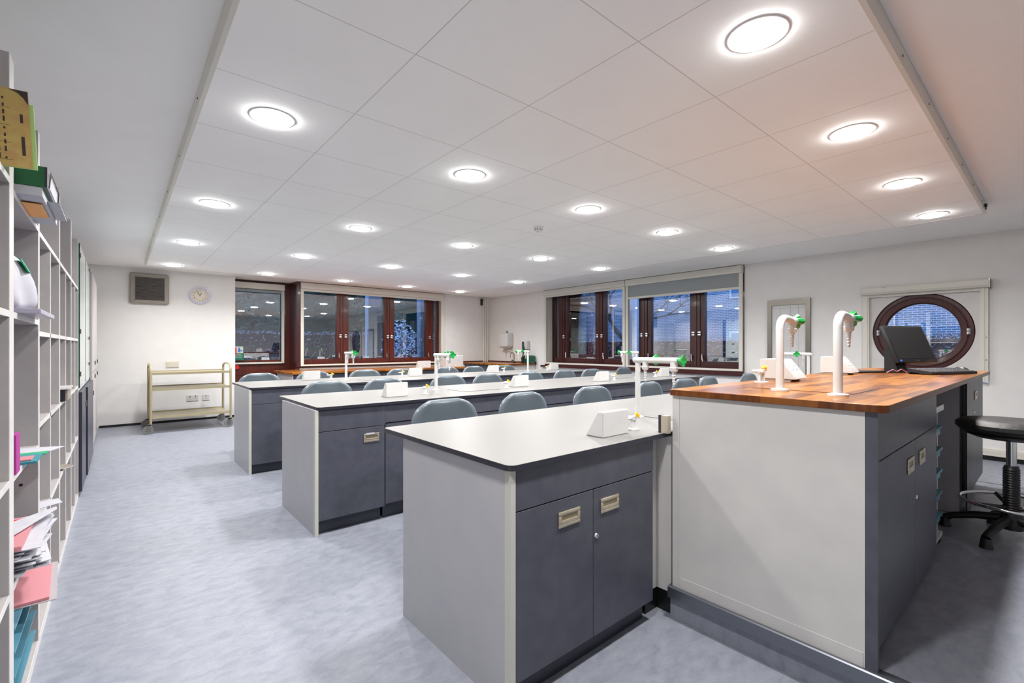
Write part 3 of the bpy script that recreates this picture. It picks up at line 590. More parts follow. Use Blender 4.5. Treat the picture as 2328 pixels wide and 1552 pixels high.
def nozzle(parent, x, y, zt, s=1.0, m=plastic_m):
    pr = [(.016 * s, zt), (.016 * s, zt - .022 * s), (.02 * s, zt - .026 * s), (.017 * s, zt - .042 * s), (.009 * s, zt - .046 * s)]
    z = zt - .046 * s
    for k in range(5): pr += [((.0095 - k * .0008) * s, z - .003 * s), ((.0065 - k * .0008) * s, z - .013 * s)]; z -= .013 * s
    pr.append((0, z)); MB().lathe(pr, (x, y, 0), 'z', 18).build('nozzle', m, parent, smooth=True)
tap = thing('bench_tap', (0, 0, 0), 'x', 'tap')
MB().lathe([(.034, 0), (.034, .004), (.02, .009), (.0155, .012), (.0145, .31), (0, .31)], seg=24).build('column', plastic_m, tap, smooth=True)
MB().tube([(0, .03, .322), (0, .022, .324), (0, -.25, .326)], [.008, .0165, .0165], 18).build('arm', plastic_m, tap, smooth=True)
nozzle(tap, 0, -.05, .315, 1.0); nozzle(tap, 0, -.225, .317, 1.15)
star(MB(), (0, -.252, .326), '-y').build('tap_knob', green_m, tap); star(MB(), (.014, -.09, .326), '+x').build('tap_knob', green_m, tap)
TG = 'white bench taps with green knobs'
place(tap, (2.26, 1.56, BZ + .0005), 'white bench tap with green knobs on the front bench, beside the teacher desk', TG)
place(tap, (2.235, 3.72, BZ + .0005), 'white bench tap with green knobs toward the left of the middle bench', TG)
place(tap, (2.11, 5.60, BZ + .0005), 'white bench tap with green knobs toward the left of the back bench', TG)
place(tap, (5.08, 5.60, BZ + .0005), 'white bench tap with green knobs toward the right of the back bench', TG, math.pi)
place(tap, (5.13, 3.56, BZ + .0005), 'white bench tap with green knobs toward the right of the middle bench', TG, math.pi)
place(tap, (5.25, 1.63, BZ + .0005), 'white bench tap with green knobs on the front bench, seen beyond the teacher desk', TG, math.pi)
# ---- socket hoods
hd = thing('socket_hood', (0, 0, 0), 'x', 'socket box')
MB().prism([(0, 0), (0, .112), (.028, .112), (.098, .0)], 0, .188, 'x', .003).build('casing', plastic_m, hd, smooth=True)
mb = MB()
for cx in (.055, .13):
    for dx, s in ((0, 0.0), (-.012, .02), (.012, .02)):
        t = .35 + s * 6; mb.obox((cx + dx, .028 + .07 * t + .001, .112 - .112 * t + .0015), (.004, .008, .004))
mb.build('pin_slots', ink_m, hd)
HG = 'white socket boxes on the benches'
HP = [(1.617, 1.295, 'on the front bench in front of the tall tap')]
HP += [(1.615, 3.44, 'on the middle bench, first from the left'), (3.0, 3.5, 'on the middle bench, second from the left'), (4.22, 3.44, 'on the middle bench, third from the left'), (5.56, 3.46, 'on the middle bench, far right')]
HP += [(1.68, 5.79, 'on the back bench, first from the left'), (3.02, 5.70, 'on the back bench, second from the left'), (4.37, 5.70, 'on the back bench, third from the left'), (5.71, 5.70, 'on the back bench, far right')]
for x, y, l in HP: place(hd, (x, y, BZ + .0005), 'white wedge-shaped socket box ' + l, HG)
place(hd, (4.75, 8.62, CZ1 + .0005), 'white socket box on the far wood counter under the window', HG, 0, (1.6, 1.2, 1.3))
# ---- gas taps
gt = thing('gas_tap', (0, 0, 0), 'x', 'gas tap')
MB().lathe([(.03, 0), (.03, .006), (.014, .009), (.012, .045), (.016, .048), (.016, .066), (0, .068)], seg=20).build('body', plastic_m, gt, smooth=True)
MB().lathe([(.008, 0), (.009, -.008), (.007, -.012), (.008, -.02), (.006, -.024), (.007, -.032), (.004, -.04), (0, -.04)], (-.012, 0, .056), 'x', 14).build('nozzle', plastic_m, gt, smooth=True)
MB().lathe([(.008, 0), (.009, .008), (.007, .012), (.008, .02), (.004, .026), (0, .026)], (0, .012, .056), 'y', 14).build('nozzle', plastic_m, gt, smooth=True)
MB().obox((.012, -.016, .072), (.034, .01, .014), Matrix.Rotation(.6, 3, 'Y'), .002).build('lever', yellow_m, gt)
GG = 'gas taps with yellow levers'
GP = [(1.895, 1.335, 'on the front bench beside the socket box'), (1.98, 3.47, 'on the middle bench, first from the left'), (2.86, 3.46, 'on the middle bench, second from the left'), (4.52, 3.45, 'on the middle bench, third from the left'), (5.47, 3.50, 'on the middle bench, far right'),
      (1.98, 5.74, 'on the back bench, first from the left'), (2.90, 5.70, 'on the back bench, second from the left'), (4.66, 5.70, 'on the back bench, third from the left'), (5.62, 5.70, 'on the back bench, far right')]
for x, y, l in GP: place(gt, (x, y, BZ + .0005), 'white gas tap with yellow lever ' + l, GG)

# ================================================================ CHAIRS
def chair_shell():
    path = []   # (y, z, halfwidth, kind)
    for t in [i / 6 for i in range(7)]: path.append((-.22 + .33 * t, .455 + .012 * math.cos(t * 3.1) - (.02 if t == 0 else 0), .2 + .02 * math.sin(t * math.pi)))
    for k in range(1, 5):
        a = math.pi / 2 * k / 5; path.append((.11 + .085 * math.sin(a), .443 + .085 * (1 - math.cos(a)), .205))
    nb = 18
    for k in range(nb + 1):
        t = k / nb; z = .54 + .365 * t; y = .2 + .045 * t + .01 * math.sin(t * 3.1)
        u = max(0.0, (t - .5) / .5); w = .247 * (1 - u ** 2.7) ** (1 / 2.7) if u < 1 else 0.04
        w = max(w, .10); w = w if t > .12 else .215 + .032 * t / .12
        path.append((y, z, w))
    mb = MB(); rows = []
    nu = 12
    for i, (y, z, w) in enumerate(path):
        row = []
        for j in range(nu + 1):
            s = -1 + 2 * j / nu; ss = abs(s)
            bk = i >= 11
            zz, yy = z, y
            if bk: yy = y - .022 * ss ** 2 + (.022 if ss > .99 else 0)
            else: zz = z + .014 * ss ** 2 - (.022 if ss > .99 else 0)
            if i == len(path) - 1: yy += .022; zz -= .006
            row.append(mb.bm.verts.new((s * w, yy, zz)))
        rows.append(row)
    for a, b in zip(rows, rows[1:]):
        for j in range(nu): mb.bm.faces.new((a[j], a[j + 1], b[j + 1], b[j]))
    return mb
ch = thing('lab_chair', (0, 0, 0), 'x', 'chair')
chair_shell().build('seat_shell', chair_m, ch, smooth='all', sub=1, solid=.006)
for sx in (-1, 1):
    for y0, y1 in ((-.16, -.2), (.12, .22)):
        MB().tube([(sx * .15, y0, .435), (sx * .19, (y0 + y1) / 2, .25), (sx * .21, y1, .0)], .011, 8).build('leg', chairleg_m, ch, smooth=True)
MB().tube([(-.15, -.16, .437), (.15, -.16, .437)], .01, 8).tube([(-.15, .12, .433), (.15, .12, .433)], .01, 8).build('seat_frame', chairleg_m, ch, smooth=True)
CH = [(2.24, [1.56, 2.23, 2.99, 3.79, 4.42, 4.96, 5.90], .966), (4.21, [1.50, 2.09, 2.84, 3.40, 4.07, 4.76, 5.30, 6.10], .97), (6.17, [1.34, 2.0, 2.69, 3.25, 4.04, 4.61, 5.26], .965)]
jit = [.0, .04, -.03, .05, -.06, .03, -.02, .06]
for r, (y, xs, zt) in enumerate(CH):
    for i, x in enumerate(xs):
        place(ch, (x, y + .012 * (i % 3), 0), 'grey plastic chair behind the %s bench, %s from the left' % (NAMES[r], ORD[i]), 'grey chairs behind the benches', jit[i], (1, 1, zt / .94 * 1.0))

# ================================================================ TEACHING PLATFORM + DESK
PZ = .15
pf = thing('teaching_platform', (3.65, -.7, 0), 'low vinyl-covered platform under the teacher desk', 'platform', kind='structure')
B('deck', floor_m, pf, (1.955, 5.38, -2.59, 1.172, 0, PZ - .002)); 
MB().prism([(1.935, PZ - .052), (1.935, PZ - .004), (1.94, PZ), (1.985, PZ), (1.985, PZ - .0015), (1.954, PZ - .0015), (1.954, PZ - .052)], -2.59, 1.175, 'y').build('nosing', nose_m, pf)
B('nosing', nose_m, pf, (5.381, 5.4, -2.59, 1.172, PZ - .05, PZ))
DZ = 1.055; DT = .027
dt = thing('desk_worktop', (3.6, .77, DZ - DT), 'long polished brown wood worktop of the teacher desk', 'worktop')
def rpoly(x0, x1, y0, y1, rad):
    pts = []
    for cx, cy, a0, r in ((x1 - .01, y0 + .01, -90, .01), (x1 - .01, y1 - .01, 0, .01), (x0 + .01, y1 - .01, 90, .01), (x0 + rad, y0 + rad, 180, rad)):
        for k in range(7): a = math.radians(a0 + 15 * k); pts.append((cx + r * math.cos(a), cy + r * math.sin(a)))
    return pts
o = MB().prism(rpoly(1.935, 5.35, .37, 1.166, .035), DZ - DT, DZ, 'z').build('board', iroko, dt, smooth=True, bev=.002)
o.data.materials.append(iroko_edge)
for p in o.data.polygons:
    if abs(p.normal.z) < .5: p.material_index = 1
o = B('sink_cover', iroko, dt, (2.3, 2.72, .55, .95, DZ + .0004, DZ + .0018)); B('sink_gap', ink_m, dt, (2.298, 2.2998, .548, .95, DZ + .0003, DZ + .0012), (2.2998, 2.72, .548, .5498, DZ + .0003, DZ + .0012))
dtop = DZ - DT - .001
dcab = cabinet('desk_cabinet', 'tall charcoal cabinet with a pale side panel at the near end of the teacher desk', 1.975, 3.13, .405, 1.10, None, [(1.978, 2.615, 2.50), (2.618, 3.128, 2.742)], (.73, .792, .118), lock=(2.63, .60), top=dtop, drawer_z=.857, zb=PZ, side=sidew_m, plinth_h=.06, lip=False, end_y=1.16)
B('corner_post', dark_m, dcab, (1.9535, 1.9745, .40, .434, PZ, dtop))
B('back_edge', sidew_m, dcab, (1.951, 1.9525, 1.125, 1.129, PZ, dtop)); dcab['category'] = 'cabinet'
B('bottom_rail', sidew_m, dcab, (1.9515, 1.9528, .44, 1.12, PZ, PZ + .05))
c5 = cabinet('desk_cabinet', 'narrow charcoal cabinet at the far end of the teacher desk beyond the stool', 4.25, 5.25, .405, 1.10, None, [(4.46, 5.248, 4.75)], (.87, .93, .12), lock=(4.68, .78), top=dtop, drawer_z=dtop - .004, zb=PZ, side=side_m, plinth_h=.1, lip=False)
B('side_edge', blackgl_m, c5, (4.228, 4.45, .398, .4045, PZ, dtop))
dp = tag(B('desk_back_panel', sidew_m, None, (3.135, 4.22, 1.12, 1.155, PZ, dtop)), 'pale back panel closing the knee space of the teacher desk', 'panel')
# trays in knee space
tr = thing('tray_rack', (3.3, .6, PZ), 'white rack of blue trays beside the near desk cabinet', 'tray rack')
zt0 = PZ + .03
B('frame', plastic_m, tr, (3.145, 3.165, .45, .47, PZ + .06, .90), (3.506, 3.52, .45, .47, PZ + .06, .90), (3.15, 3.17, .85, .87, PZ + .06, .90), (3.50, 3.52, .85, .87, PZ + .06, .90), (3.15, 3.52, .425, .87, .90, .93), (3.15, 3.52, .43, .87, PZ + .05, PZ + .07))
for sx in (3.17, 3.5):
    for sy in (.46, .84): MB().cyl((sx - .012, sy, PZ + .026), (sx + .012, sy, PZ + .026), .026).build('castor', black_m, tr, smooth=True)
for k in range(5):
    z = .80 - k * .12
    t_ = MB().box(3.172, 3.498, .437, .84, z - .035, z).box(3.168, 3.503, .428, .85, z, z + .014).build('tray', blue_m, tr)
    t_['label'] = 'blue plastic tray'
bn = thing('waste_bin', (3.75, .75, PZ), 'magenta bin on the floor of the desk knee space', 'bin')
MB().lathe([(.085, PZ + .0005), (.11, PZ + .26), (.105, PZ + .26), (.08, PZ + .01), (0, PZ + .01)], (3.72, .70, 0)).build('bin_body', magenta_m, bn, smooth=True)

# desk swan taps
stp = thing('swan_neck_tap', (0, 0, 0), 'x', 'tap')
MB().lathe([(.036, 0), (.036, .008), (.018, .012), (0, .012)], seg=28).build('base', plastic_m, stp, smooth=True)
pts = [(0, 0, .008), (0, 0, .14), (0, 0, .275)] + [(.055 - .055 * math.cos(a), 0, .275 + .048 * math.sin(a)) for a in [math.pi / 2 * k / 7 for k in range(1, 8)]] + [(.09, 0, .321), (.14, 0, .314)]
MB().tube(pts, .0165, 18).build('neck', plastic_m, stp, smooth=True)
MB().lathe([(.017, .128), (.0195, .132), (.0195, .166), (.015, .172), (0, .173)], (0, 0, .313), 'x', 20).build('valve_body', plastic_m, stp, smooth=True)
nozzle(stp, .148, 0, .303, 1.0); star(MB(), (.170, 0, .313), '+x', .017, .036, .045).build('tap_knob', green_m, stp)
place(stp, (2.237, .806, DZ + .0005), 'white swan-neck tap with green knob on the teacher desk, left of the two', 'swan-neck taps on the desk')
place(stp, (2.175, .572, DZ + .0005), 'white swan-neck tap with green knob on the teacher desk, right of the two', 'swan-neck taps on the desk')
# desk hoods
def deskhood(x, y, lab):
    r = thing('socket_hood', (x, y, DZ), lab, 'socket box', 'socket boxes on the desk')
    MB().prism([(y, DZ + .012), (y, DZ + .125), (y - .11, DZ + .125), (y - .19, DZ + .022), (y - .19, DZ + .012)], x, x + .17, 'x', .003).build('casing', plastic_m, r, smooth=True)
    B('foot', plastic_m, r, (x + .01, x + .03, y - .16, y - .02, DZ + .0003, DZ + .0118), (x + .14, x + .16, y - .16, y - .02, DZ + .0003, DZ + .0118))
    mb = MB()
    for cx in (x + .05, x + .12):
        for dx, t in ((0, .4), (-.012, .6), (.012, .6)): mb.obox((cx + dx, y - .11 - .08 * t, DZ + .125 - .103 * t + .0005), (.003, .004, .003))
    mb.build('pin_slots', ink_m, r)
deskhood(2.86, 1.14, 'white wedge-shaped socket box on the desk behind the left swan tap'); deskhood(3.85, 1.12, 'white wedge-shaped socket box on the desk behind the right swan tap')
place(gt, (2.66, 1.05, DZ + .0005), 'white gas tap with two yellow levers on the teacher desk', GG, 0.4, (1.2, 1.2, 1.1))
g2 = [o_ for o_ in COL.objects if o_.get('label') == 'white gas tap with two yellow levers on the teacher desk'][0]
lv = [c_ for c_ in g2.children if c_.name.startswith('lever')][0].copy(); COL.objects.link(lv); lv.parent = g2; lv.location = (.04, .01, -.005)

# ---- computer
Rz = lambda a: Matrix.Rotation(a, 3, 'Z')
ang = math.radians(-24.5)
mon = thing('computer_monitor', (0, 0, 0), 'black flat computer monitor tilted back on the teacher desk', 'monitor')
tilt = Matrix.Rotation(math.radians(-22.6), 3, 'X')
def tm(t): t.bm.transform(Matrix.Translation((0, 0, .075)) @ tilt.to_4x4()); return t
tm(MB().box(-.205, .205, -.012, .018, 0, .30, .004)).build('bezel', black_m, mon, smooth=True)
tm(MB().box(-.187, .187, -.0135, -.0122, .03, .285)).build('screen', screen_m, mon)
tm(MB().box(-.15, .15, .018, .045, .03, .27, .01)).build('back_shell', black_m, mon, smooth=True)
tm(MB().box(-.018, .018, -.0132, -.0121, .011, .017)).build('badge', steel_m, mon)
tm(MB().box(-.18, -.16, -.0132, -.0121, .008, .02)).build('sticker', bluei_m, mon)
t = MB()
for k in range(6): t.box(.09 + k * .012, .096 + k * .012, -.0132, -.0121, .009, .012)
tm(t).build('control_button', steel_m, mon)
MB().prism([(.03, .012), (.13, .012), (.13, .19), (.1, .19), (.06, .1)], -.15, -.05, 'x').build('stand', black_m, mon)
MB().lathe([(0, .0), (.11, .0), (.11, .009), (.09, .013), (0, .013)], (-.07, .075, 0), seg=40).build('foot', black_m, mon, smooth=True)
mon.location = (4.59, .703, DZ + .0005); mon.rotation_euler = (0, 0, ang)
kb = thing('keyboard', (0, 0, 0), 'black computer keyboard at the front of the monitor', 'keyboard')
MB().prism([(-.08, 0.002), (-.04, 0.004), (.06, .016), (.064, 0), (.07, 0), (.074, .018), (.08, .020), (.08, .040), (-.08, .020)], -.225, .225, 'x', .002).build('case', black_m, kb)
mb = MB()
for r_ in range(5):
    for q in range(20):
        mb.box(-.212 + q * .0212, -.195 + q * .0212, -.066 + r_ * .026, -.046 + r_ * .026, .0205 + r_ * .0033, .0268 + r_ * .0033)
mb.build('keys', flat('grey_keys', 120, 118, 124, .4), kb)
kb.location = (4.50, .553, DZ + .0005); kb.rotation_euler = (0, 0, ang)
ms = thing('computer_mouse', (0, 0, 0), 'black computer mouse on the desk behind the keyboard', 'mouse')
t = MB(); bmesh.ops.create_uvsphere(t.bm, u_segments=20, v_segments=12, radius=1); bmesh.ops.transform(t.bm, matrix=Matrix.Diagonal((.032, .058, .042, 1)), verts=t.bm.verts)
bmesh.ops.bisect_plane(t.bm, geom=t.bm.verts[:] + t.bm.edges[:] + t.bm.faces[:], plane_co=(0, 0, 0), plane_no=(0, 0, -1), clear_outer=True)
t.build('shell', black_m, ms, smooth='all'); ms.location = (4.93, .50, DZ + .001); ms.rotation_euler = (0, 0, ang)
tb = thing('document_tray', (0, 0, 0), 'flat black tablet lying on the desk behind the keyboard', 'tablet')
MB().prism([(-.19, -.07), (.10, -.07), (.12, -.05), (.12, .07), (.09, .09), (-.16, .09), (-.21, .05)], 0, .012, 'z', .002).build('slab', black_m, tb, smooth=True)
tb.name = 'graphics_tablet'; tb.location = (4.36, .945, DZ + .0005); tb.rotation_euler = (0, 0, ang)
tag(MB().tube([(4.60, .655, DZ + .005), (4.63, .645, DZ + .03), (4.67, .625, DZ + .022), (4.71, .605, DZ + .034), (4.76, .58, DZ + .005)], .003, 6).build('cable', paper_m, smooth=True), 'white cable looped under the monitor', 'cable')
tag(MB().tube([(4.30, .83, DZ + .005), (4.34, .80, DZ + .028), (4.38, .785, DZ + .012), (4.42, .765, DZ + .03), (4.46, .74, DZ + .005)], .003, 6).build('cable', pink_m, smooth=True), 'pinkish cable lying left of the keyboard under the monitor', 'cable')

# ---- stool
st = thing('draughtsman_stool', (0, 0, 0), 'black swivel stool with chrome foot ring at the teacher desk', 'stool')
MB().lathe([(0, .60), (.17, .60), (.215, .612), (.235, .635), (.235, .655), (.21, .675), (.15, .68), (0, .672)], seg=48).build('seat', pad_m, st, smooth=True)
MB().lathe([(0, .575), (.15, .575), (.19, .592), (.19, .6), (0, .6)], seg=40).build('seat_pan', black_m, st, smooth=True)
MB().lathe([(.022, .42), (.022, .575)], seg=20).build('piston', chrome_m, st, smooth=True)
pr = [(.035, .14)]
for k in range(18): pr += [(.037, .16 + k * .014), (.033, .167 + k * .014)]
pr += [(.03, .42), (0, .42)]
MB().lathe(pr, seg=24).build('bellows', black_m, st, smooth=True)
MB().tube([(.02, 0, .57), (.09, .03, .565), (.16, .05, .56)], .005, 8).build('height_lever', black_m, st)
MB().lathe([(0, .06), (.05, .06), (.055, .1), (.045, .15), (.036, .17), (0, .17)], seg=24).build('hub', black_m, st, smooth=True)
for k in range(5):
    a = math.radians(163 + 72 * k); c_, s_ = math.cos(a), math.sin(a)
    l_ = MB().tube([(.04 * c_, .04 * s_, .115), (.15 * c_, .15 * s_, .10), (.25 * c_, .25 * s_, .07), (.28 * c_, .28 * s_, .05)], [.024, .022, .02, .022], 12).build('leg', black_m, st, smooth=True)
    MB().cyl((.28 * c_, .28 * s_, 0.0), (.28 * c_, .28 * s_, .05), .03, .022, 16).build('glide', black_m, l_, smooth=True)
MB().tube([(.215 * math.cos(a), .215 * math.sin(a), .205) for a in [2 * math.pi * i / 48 for i in range(48)]], .009, 10, closed=True).build('foot_ring', chrome_m, st, smooth=True)
for k in range(3):
    a = math.radians(20 + 120 * k); MB().tube([(.03 * math.cos(a), .03 * math.sin(a), .18), (.21 * math.cos(a), .21 * math.sin(a), .204)], .012, 8).build('ring_strut', black_m, st, smooth=True)
st.location = (3.90, .185, PZ + .0005)

# ================================================================ TROLLEY
tl = thing('trolley', (.83, 8.75, 0), 'beige metal two-tier trolley against the far wall', 'trolley')
for x in (.36, 1.355):
    pts = [(x, 8.45, .1), (x, 8.45, .90)] + [(x, 8.80 - .35 * math.cos(a), .90 + .09 * math.sin(a) ** .6) for a in [math.pi * k / 14 for k in range(1, 14)]] + [(x, 9.15, .90), (x, 9.15, .1)]
    MB().tube(pts, .017, 12).build('end_frame', trolley_m, tl, smooth=True)
for nm_, z_ in (('top_tray', .855), ('middle_tray', .625), ('bottom_tray', .225)):
    B(nm_, trolley_m, tl, (.378, 1.337, 8.45, 9.15, z_, z_ + .008), (.378, 1.337, 8.437, 8.449, z_ - .012, z_ + .022), (.378, 1.337, 9.151, 9.163, z_ - .012, z_ + .022))
for x in (.36, 1.355):
    for y in (8.45, 9.15):
        w_ = MB().cyl((x - .03, y - .035, .06), (x - .03, y - .005, .06), .06, seg=24).build('castor', rubber_m, tl, smooth=True)
        MB().cyl((x - .03, y - .04, .06), (x - .03, y + .0, .06), .024).build('wheel_hub', steel_m, w_, smooth=True)
        B('fork', steel_m, w_, (x - .04, x + .0, y - .047, y - .041, .05, .135), (x - .04, x + .0, y + .001, y + .007, .05, .135), (x - .04, x + .015, y - .047, y + .02, .122, .138))

# ================================================================ PIGEONHOLE SHELVES
FX, BX_ = -.25, -.6
sh = thing('pigeonhole_shelves', (-.42, 3.4, 0), 'tall grey and white pigeonhole shelving along the left wall', 'shelving')
T = .018
TALL = [(1.40, 1.43), (2.055, 2.13), (2.725, 2.765), (3.63, 3.67), (4.475, 4.51), (5.24, 5.275)]
for y0, y1 in TALL:
    u_ = B('upright', shelfg_m, sh, (BX_, FX - .002, y0, y1, 0, 2.14)); B('front_edge', shelf_m, u_, (FX - .0019, FX, y0, y1, 0, 2.14))
HALF = [(3.175, 3.195), (4.045, 4.065), (4.865, 4.883)]
for y0, y1 in HALF:
    u_ = B('divider', shelfg_m, sh, (BX_, FX - .002, y0, y1, .04, 1.71)); B('front_edge', shelf_m, u_, (FX - .0019, FX, y0, y1, .04, 1.71))
def board(z, y0, y1, th=.02):
    u_ = B('shelf', shelfg_m, sh, (BX_, FX - .002, y0, y1, z - th, z)); B('front_edge', shelf_m, u_, (FX - .0019, FX, y0, y1, z - th, z))
cells = [(2.765, 3.63), (3.67, 4.475), (4.51, 5.24)]
for y0, y1 in cells:
    board(1.735, y0, y1); board(.04, y0, y1, .04)
    for z in (1.315, .93, .515): board(z, y0, y1)
for z in (1.745, 1.36, .845, .50): board(z, 2.13, 2.725)
board(.04, 2.13, 2.725, .04)
for z in (1.765, 1.36, .845, .5): board(z, 1.43, 2.055)
B('back_board', shelfg_m, sh, (BX_ - .012, BX_ - .001, 1.40, 5.275, 0, 1.735))
mb = MB()
for z in (.76, .69): mb.cyl((-.3, 2.7245, z), (-.3, 2.724, z), .006)
mb.build('peg_hole', black_m, sh)

# --- shelf contents
def item(name, m, label, cat, *boxes, group=None, bev=0.0):
    return tag(B(name, m, None, *boxes, bev=bev), label, cat, group)
zt_ = 1.7455
ps = thing('printed_booklet', (-.32, 1.98, 1.765), 'yellow printed timetable booklet standing at the top left of the shelves', 'booklet')
R_ = Matrix.Translation((-.192, 1.975, 1.778)) @ Matrix.Rotation(-.05, 4, 'Y')
def pt(t): t.bm.transform(R_); return t
pt(MB().box(-.21, 0, 0, .003, 0, .225)).build('cover', kraft_m, ps)
pt(MB().box(-.2, .009, .005, .012, -.0, .19)).build('inner_sheet', limep_m, ps)
t = MB(); t.bm.faces.new([t.bm.verts.new(v) for v in ((-.04, -.0005, .224), (-.001, -.0005, .224), (-.001, -.0005, .185), (-.01, -.0005, .203), (-.022, -.0005, .216))]); pt(t).build('dark_corner', ink_m, ps)
t = MB()
for k in range(5):
    for j in range(9):
        w_ = .006 if j % 3 else .002; z_ = .02 + j * .0215; t.box(-.055 - k * .013, -.051 - k * .013, -.0006, -.0001, z_, z_ + .006 + .009 * ((j * 7 + k * 3) % 4) / 3)
t.box(-.02, -.013, -.0006, -.0001, .035, .09); t.box(-.02, -.014, -.0006, -.0001, .13, .155)
for j in range(4): t.box(-.2, -.04, -.0006, -.0001, .018 + j * .05, .0186 + j * .05)
pt(t).build('printed_text', ink_m, ps)
gb = thing('box_file', (-.3, 2.3, 1.77), 'dark green box file lying on papers on the top shelf', 'box file')
B('case', boxfile_m, gb, (-.45, -.185, 2.165, 2.52, 1.775, 1.842)); B('spine', carcass_m, gb, (-.1849, -.178, 2.165, 2.52, 1.775, 1.842)); B('spine_label', paper_m, gb, (-.1779, -.1765, 2.22, 2.46, 1.785, 1.832))
MB().tube([(-.176, 2.2, 1.783), (-.172, 2.21, 1.837), (-.172, 2.48, 1.837), (-.176, 2.49, 1.783)], .002, 6).build('clip', steel_m, gb)
item('paper_stack', paper_m, 'stack of white papers under the green box file', 'papers', (-.42, -.19, 2.17, 2.66, 1.7455, 1.7745))
item('paper_sheet', mat('translucent_sleeve', sr(160, 164, 174), .25), 'clear plastic sleeve sticking out over the top shelf edge', 'paper', (-.1895, -.158, 2.3, 2.6, 1.756, 1.760))
item('paper_sheet', orange_m, 'orange sheet sticking out from the top shelf', 'paper', (-.249, -.2, 2.27, 2.5, 1.7385, 1.7405))
# white carrier bag
bg = MB(); rings = []
for k, (z, w, dpt, ox) in enumerate(((1.3785, .085, .17, 0), (1.40, .095, .2, 0), (1.46, .095, .19, .0), (1.52, .085, .16, -.005), (1.57, .065, .12, -.015), (1.605, .04, .07, -.03), (1.615, .02, .05, -.04), (1.64, .03, .08, -.045))):
    rg = []
    for i in range(32):
        a = 2 * math.pi * i / 32; n_ = 1 + .10 * math.sin(5 * a + k * .4) + .06 * math.sin(9 * a + 1.7 * k) + .05 * math.sin(13 * a - k)
        rg.append(bg.bm.verts.new((-.325 + ox + w * n_ * math.cos(a), 2.40 + dpt * n_ * math.sin(a), z + .008 * math.sin(4 * a + k))))
    rings.append(rg)
for A, C_ in zip(rings, rings[1:]):
    for i in range(32): bg.bm.faces.new((A[i], A[(i + 1) % 32], C_[(i + 1) % 32], C_[i]))
bg.bm.faces.new(rings[-1]); bg.bm.faces.new(list(reversed(rings[0])))
cbg = thing('carrier_bag', (-.33, 2.38, 1.361), 'crumpled white plastic bag on the second shelf', 'bag')
bg.build('bag_body', paper_m, cbg, smooth='all', sub=1); MB().obox((-.25, 2.36, 1.535), (.004, .05, .05), Matrix.Rotation(-.45, 3, 'Y')).build('printed_mark', greenc_m, cbg)
item('folded_plastic', mat('pale_plastic_film', sr(172, 168, 188), .25), 'folded pale plastic wrap hanging over the second shelf edge', 'plastic wrap', (-.40, -.195, 2.2, 2.62, 1.3605, 1.3775), bev=.004)
mf = item('magazine_file', magenta_m, 'magenta card file on the middle left shelf', 'file', (-.40, -.245, 2.135, 2.21, .8455, .97))
item('card_sheet', teal_m, 'teal card on the middle left shelf beside the magenta file', 'card', (-.42, -.215, 2.3, 2.46, .8455, .8535)); item('card_sheet', greenc_m, 'green card on the middle left shelf under the teal one', 'card', (-.40, -.205, 2.47, 2.53, .8455, .849)); item('card_sheet', pink_m, 'small pink card lying on the teal card', 'card', (-.40, -.23, 2.32, 2.4, .854, .858))
tag(MB().prism([(-.36, 2.54), (-.2, 2.535), (-.165, 2.62), (-.36, 2.7)], .8455, .8475, 'z').build('paper_sheet', paper_m), 'white sheet sticking out from the middle left shelf', 'paper')
item('card_folder', pink_m, 'flat pink folder in the upper part of the lower left shelf', 'folder', (-.5, -.235, 2.14, 2.5, .6005, .615)); item('card_strip', red_m, 'red strip lying on the pink folder', 'strip', (-.45, -.23, 2.40, 2.46, .616, .620))
t = MB(); rs = random.Random(4); zz = .5006
for k in range(22):
    a = rs.uniform(-.16, .16); t.obox((-.37 + rs.uniform(-.02, .03), 2.38 + rs.uniform(-.03, .05), zz + .0016), (.297, .42, .0028), Matrix.Rotation(a, 3, 'Z')); zz += .0045
tag(t.build('paper_stack', paper_m), 'loose white papers spilling from the lower left shelf', 'papers')
tag(MB().prism([(-.30, 2.15), (-.18, 2.52), (-.185, 2.56), (-.31, 2.4)], .6205, .6225, 'z').build('paper_sheet', paper_m), 'white sheet lying askew on the lower left shelf papers', 'paper')
item('pen_box', indigo_m, 'small indigo box among the lower left shelf papers', 'box', (-.26, -.222, 2.67, 2.715, .5005, .512))
pe = thing('card_envelope', (-.22, 2.4, .37), 'pink envelope in clear plastic leaning out below the lower left shelf', 'envelope')
MB().prism([(-.5, 2.28), (-.185, 2.31), (-.205, 2.67), (-.5, 2.69)], .3585, .368, 'z', .001).build('envelope', pink_m, pe)
MB().prism([(-.5, 2.29), (-.165, 2.30), (-.19, 2.70), (-.5, 2.70)], .3562, .3584, 'z').build('plastic_sleeve', mat('clear_sleeve', sr(172, 168, 172), .25), pe)
for k, z in enumerate((.30, .225, .145, .065)):
    r = thing('storage_tray', (-.4, 2.4, z), 'blue storage tray in the lower left bay, %s from the top' % ORD[k], 'tray', 'blue trays in the lower left bay')
    B('tray_body', blue_m, r, (-.58, -.27, 2.16, 2.62, z, z + .008), (-.27, -.264, 2.16, 2.62, z, z + .055), (-.58, -.574, 2.16, 2.62, z, z + .055), (-.574, -.27, 2.16, 2.166, z, z + .055), (-.574, -.27, 2.614, 2.62, z, z + .055)); B('rim', blue_m, r, (-.264, -.25, 2.15, 2.65, z + .047, z + .055))
item('card_sheet', teal_m, 'pale blue card on the shelf at the very left edge', 'card', (-.5, -.262, 1.75, 1.9, .70, .704))
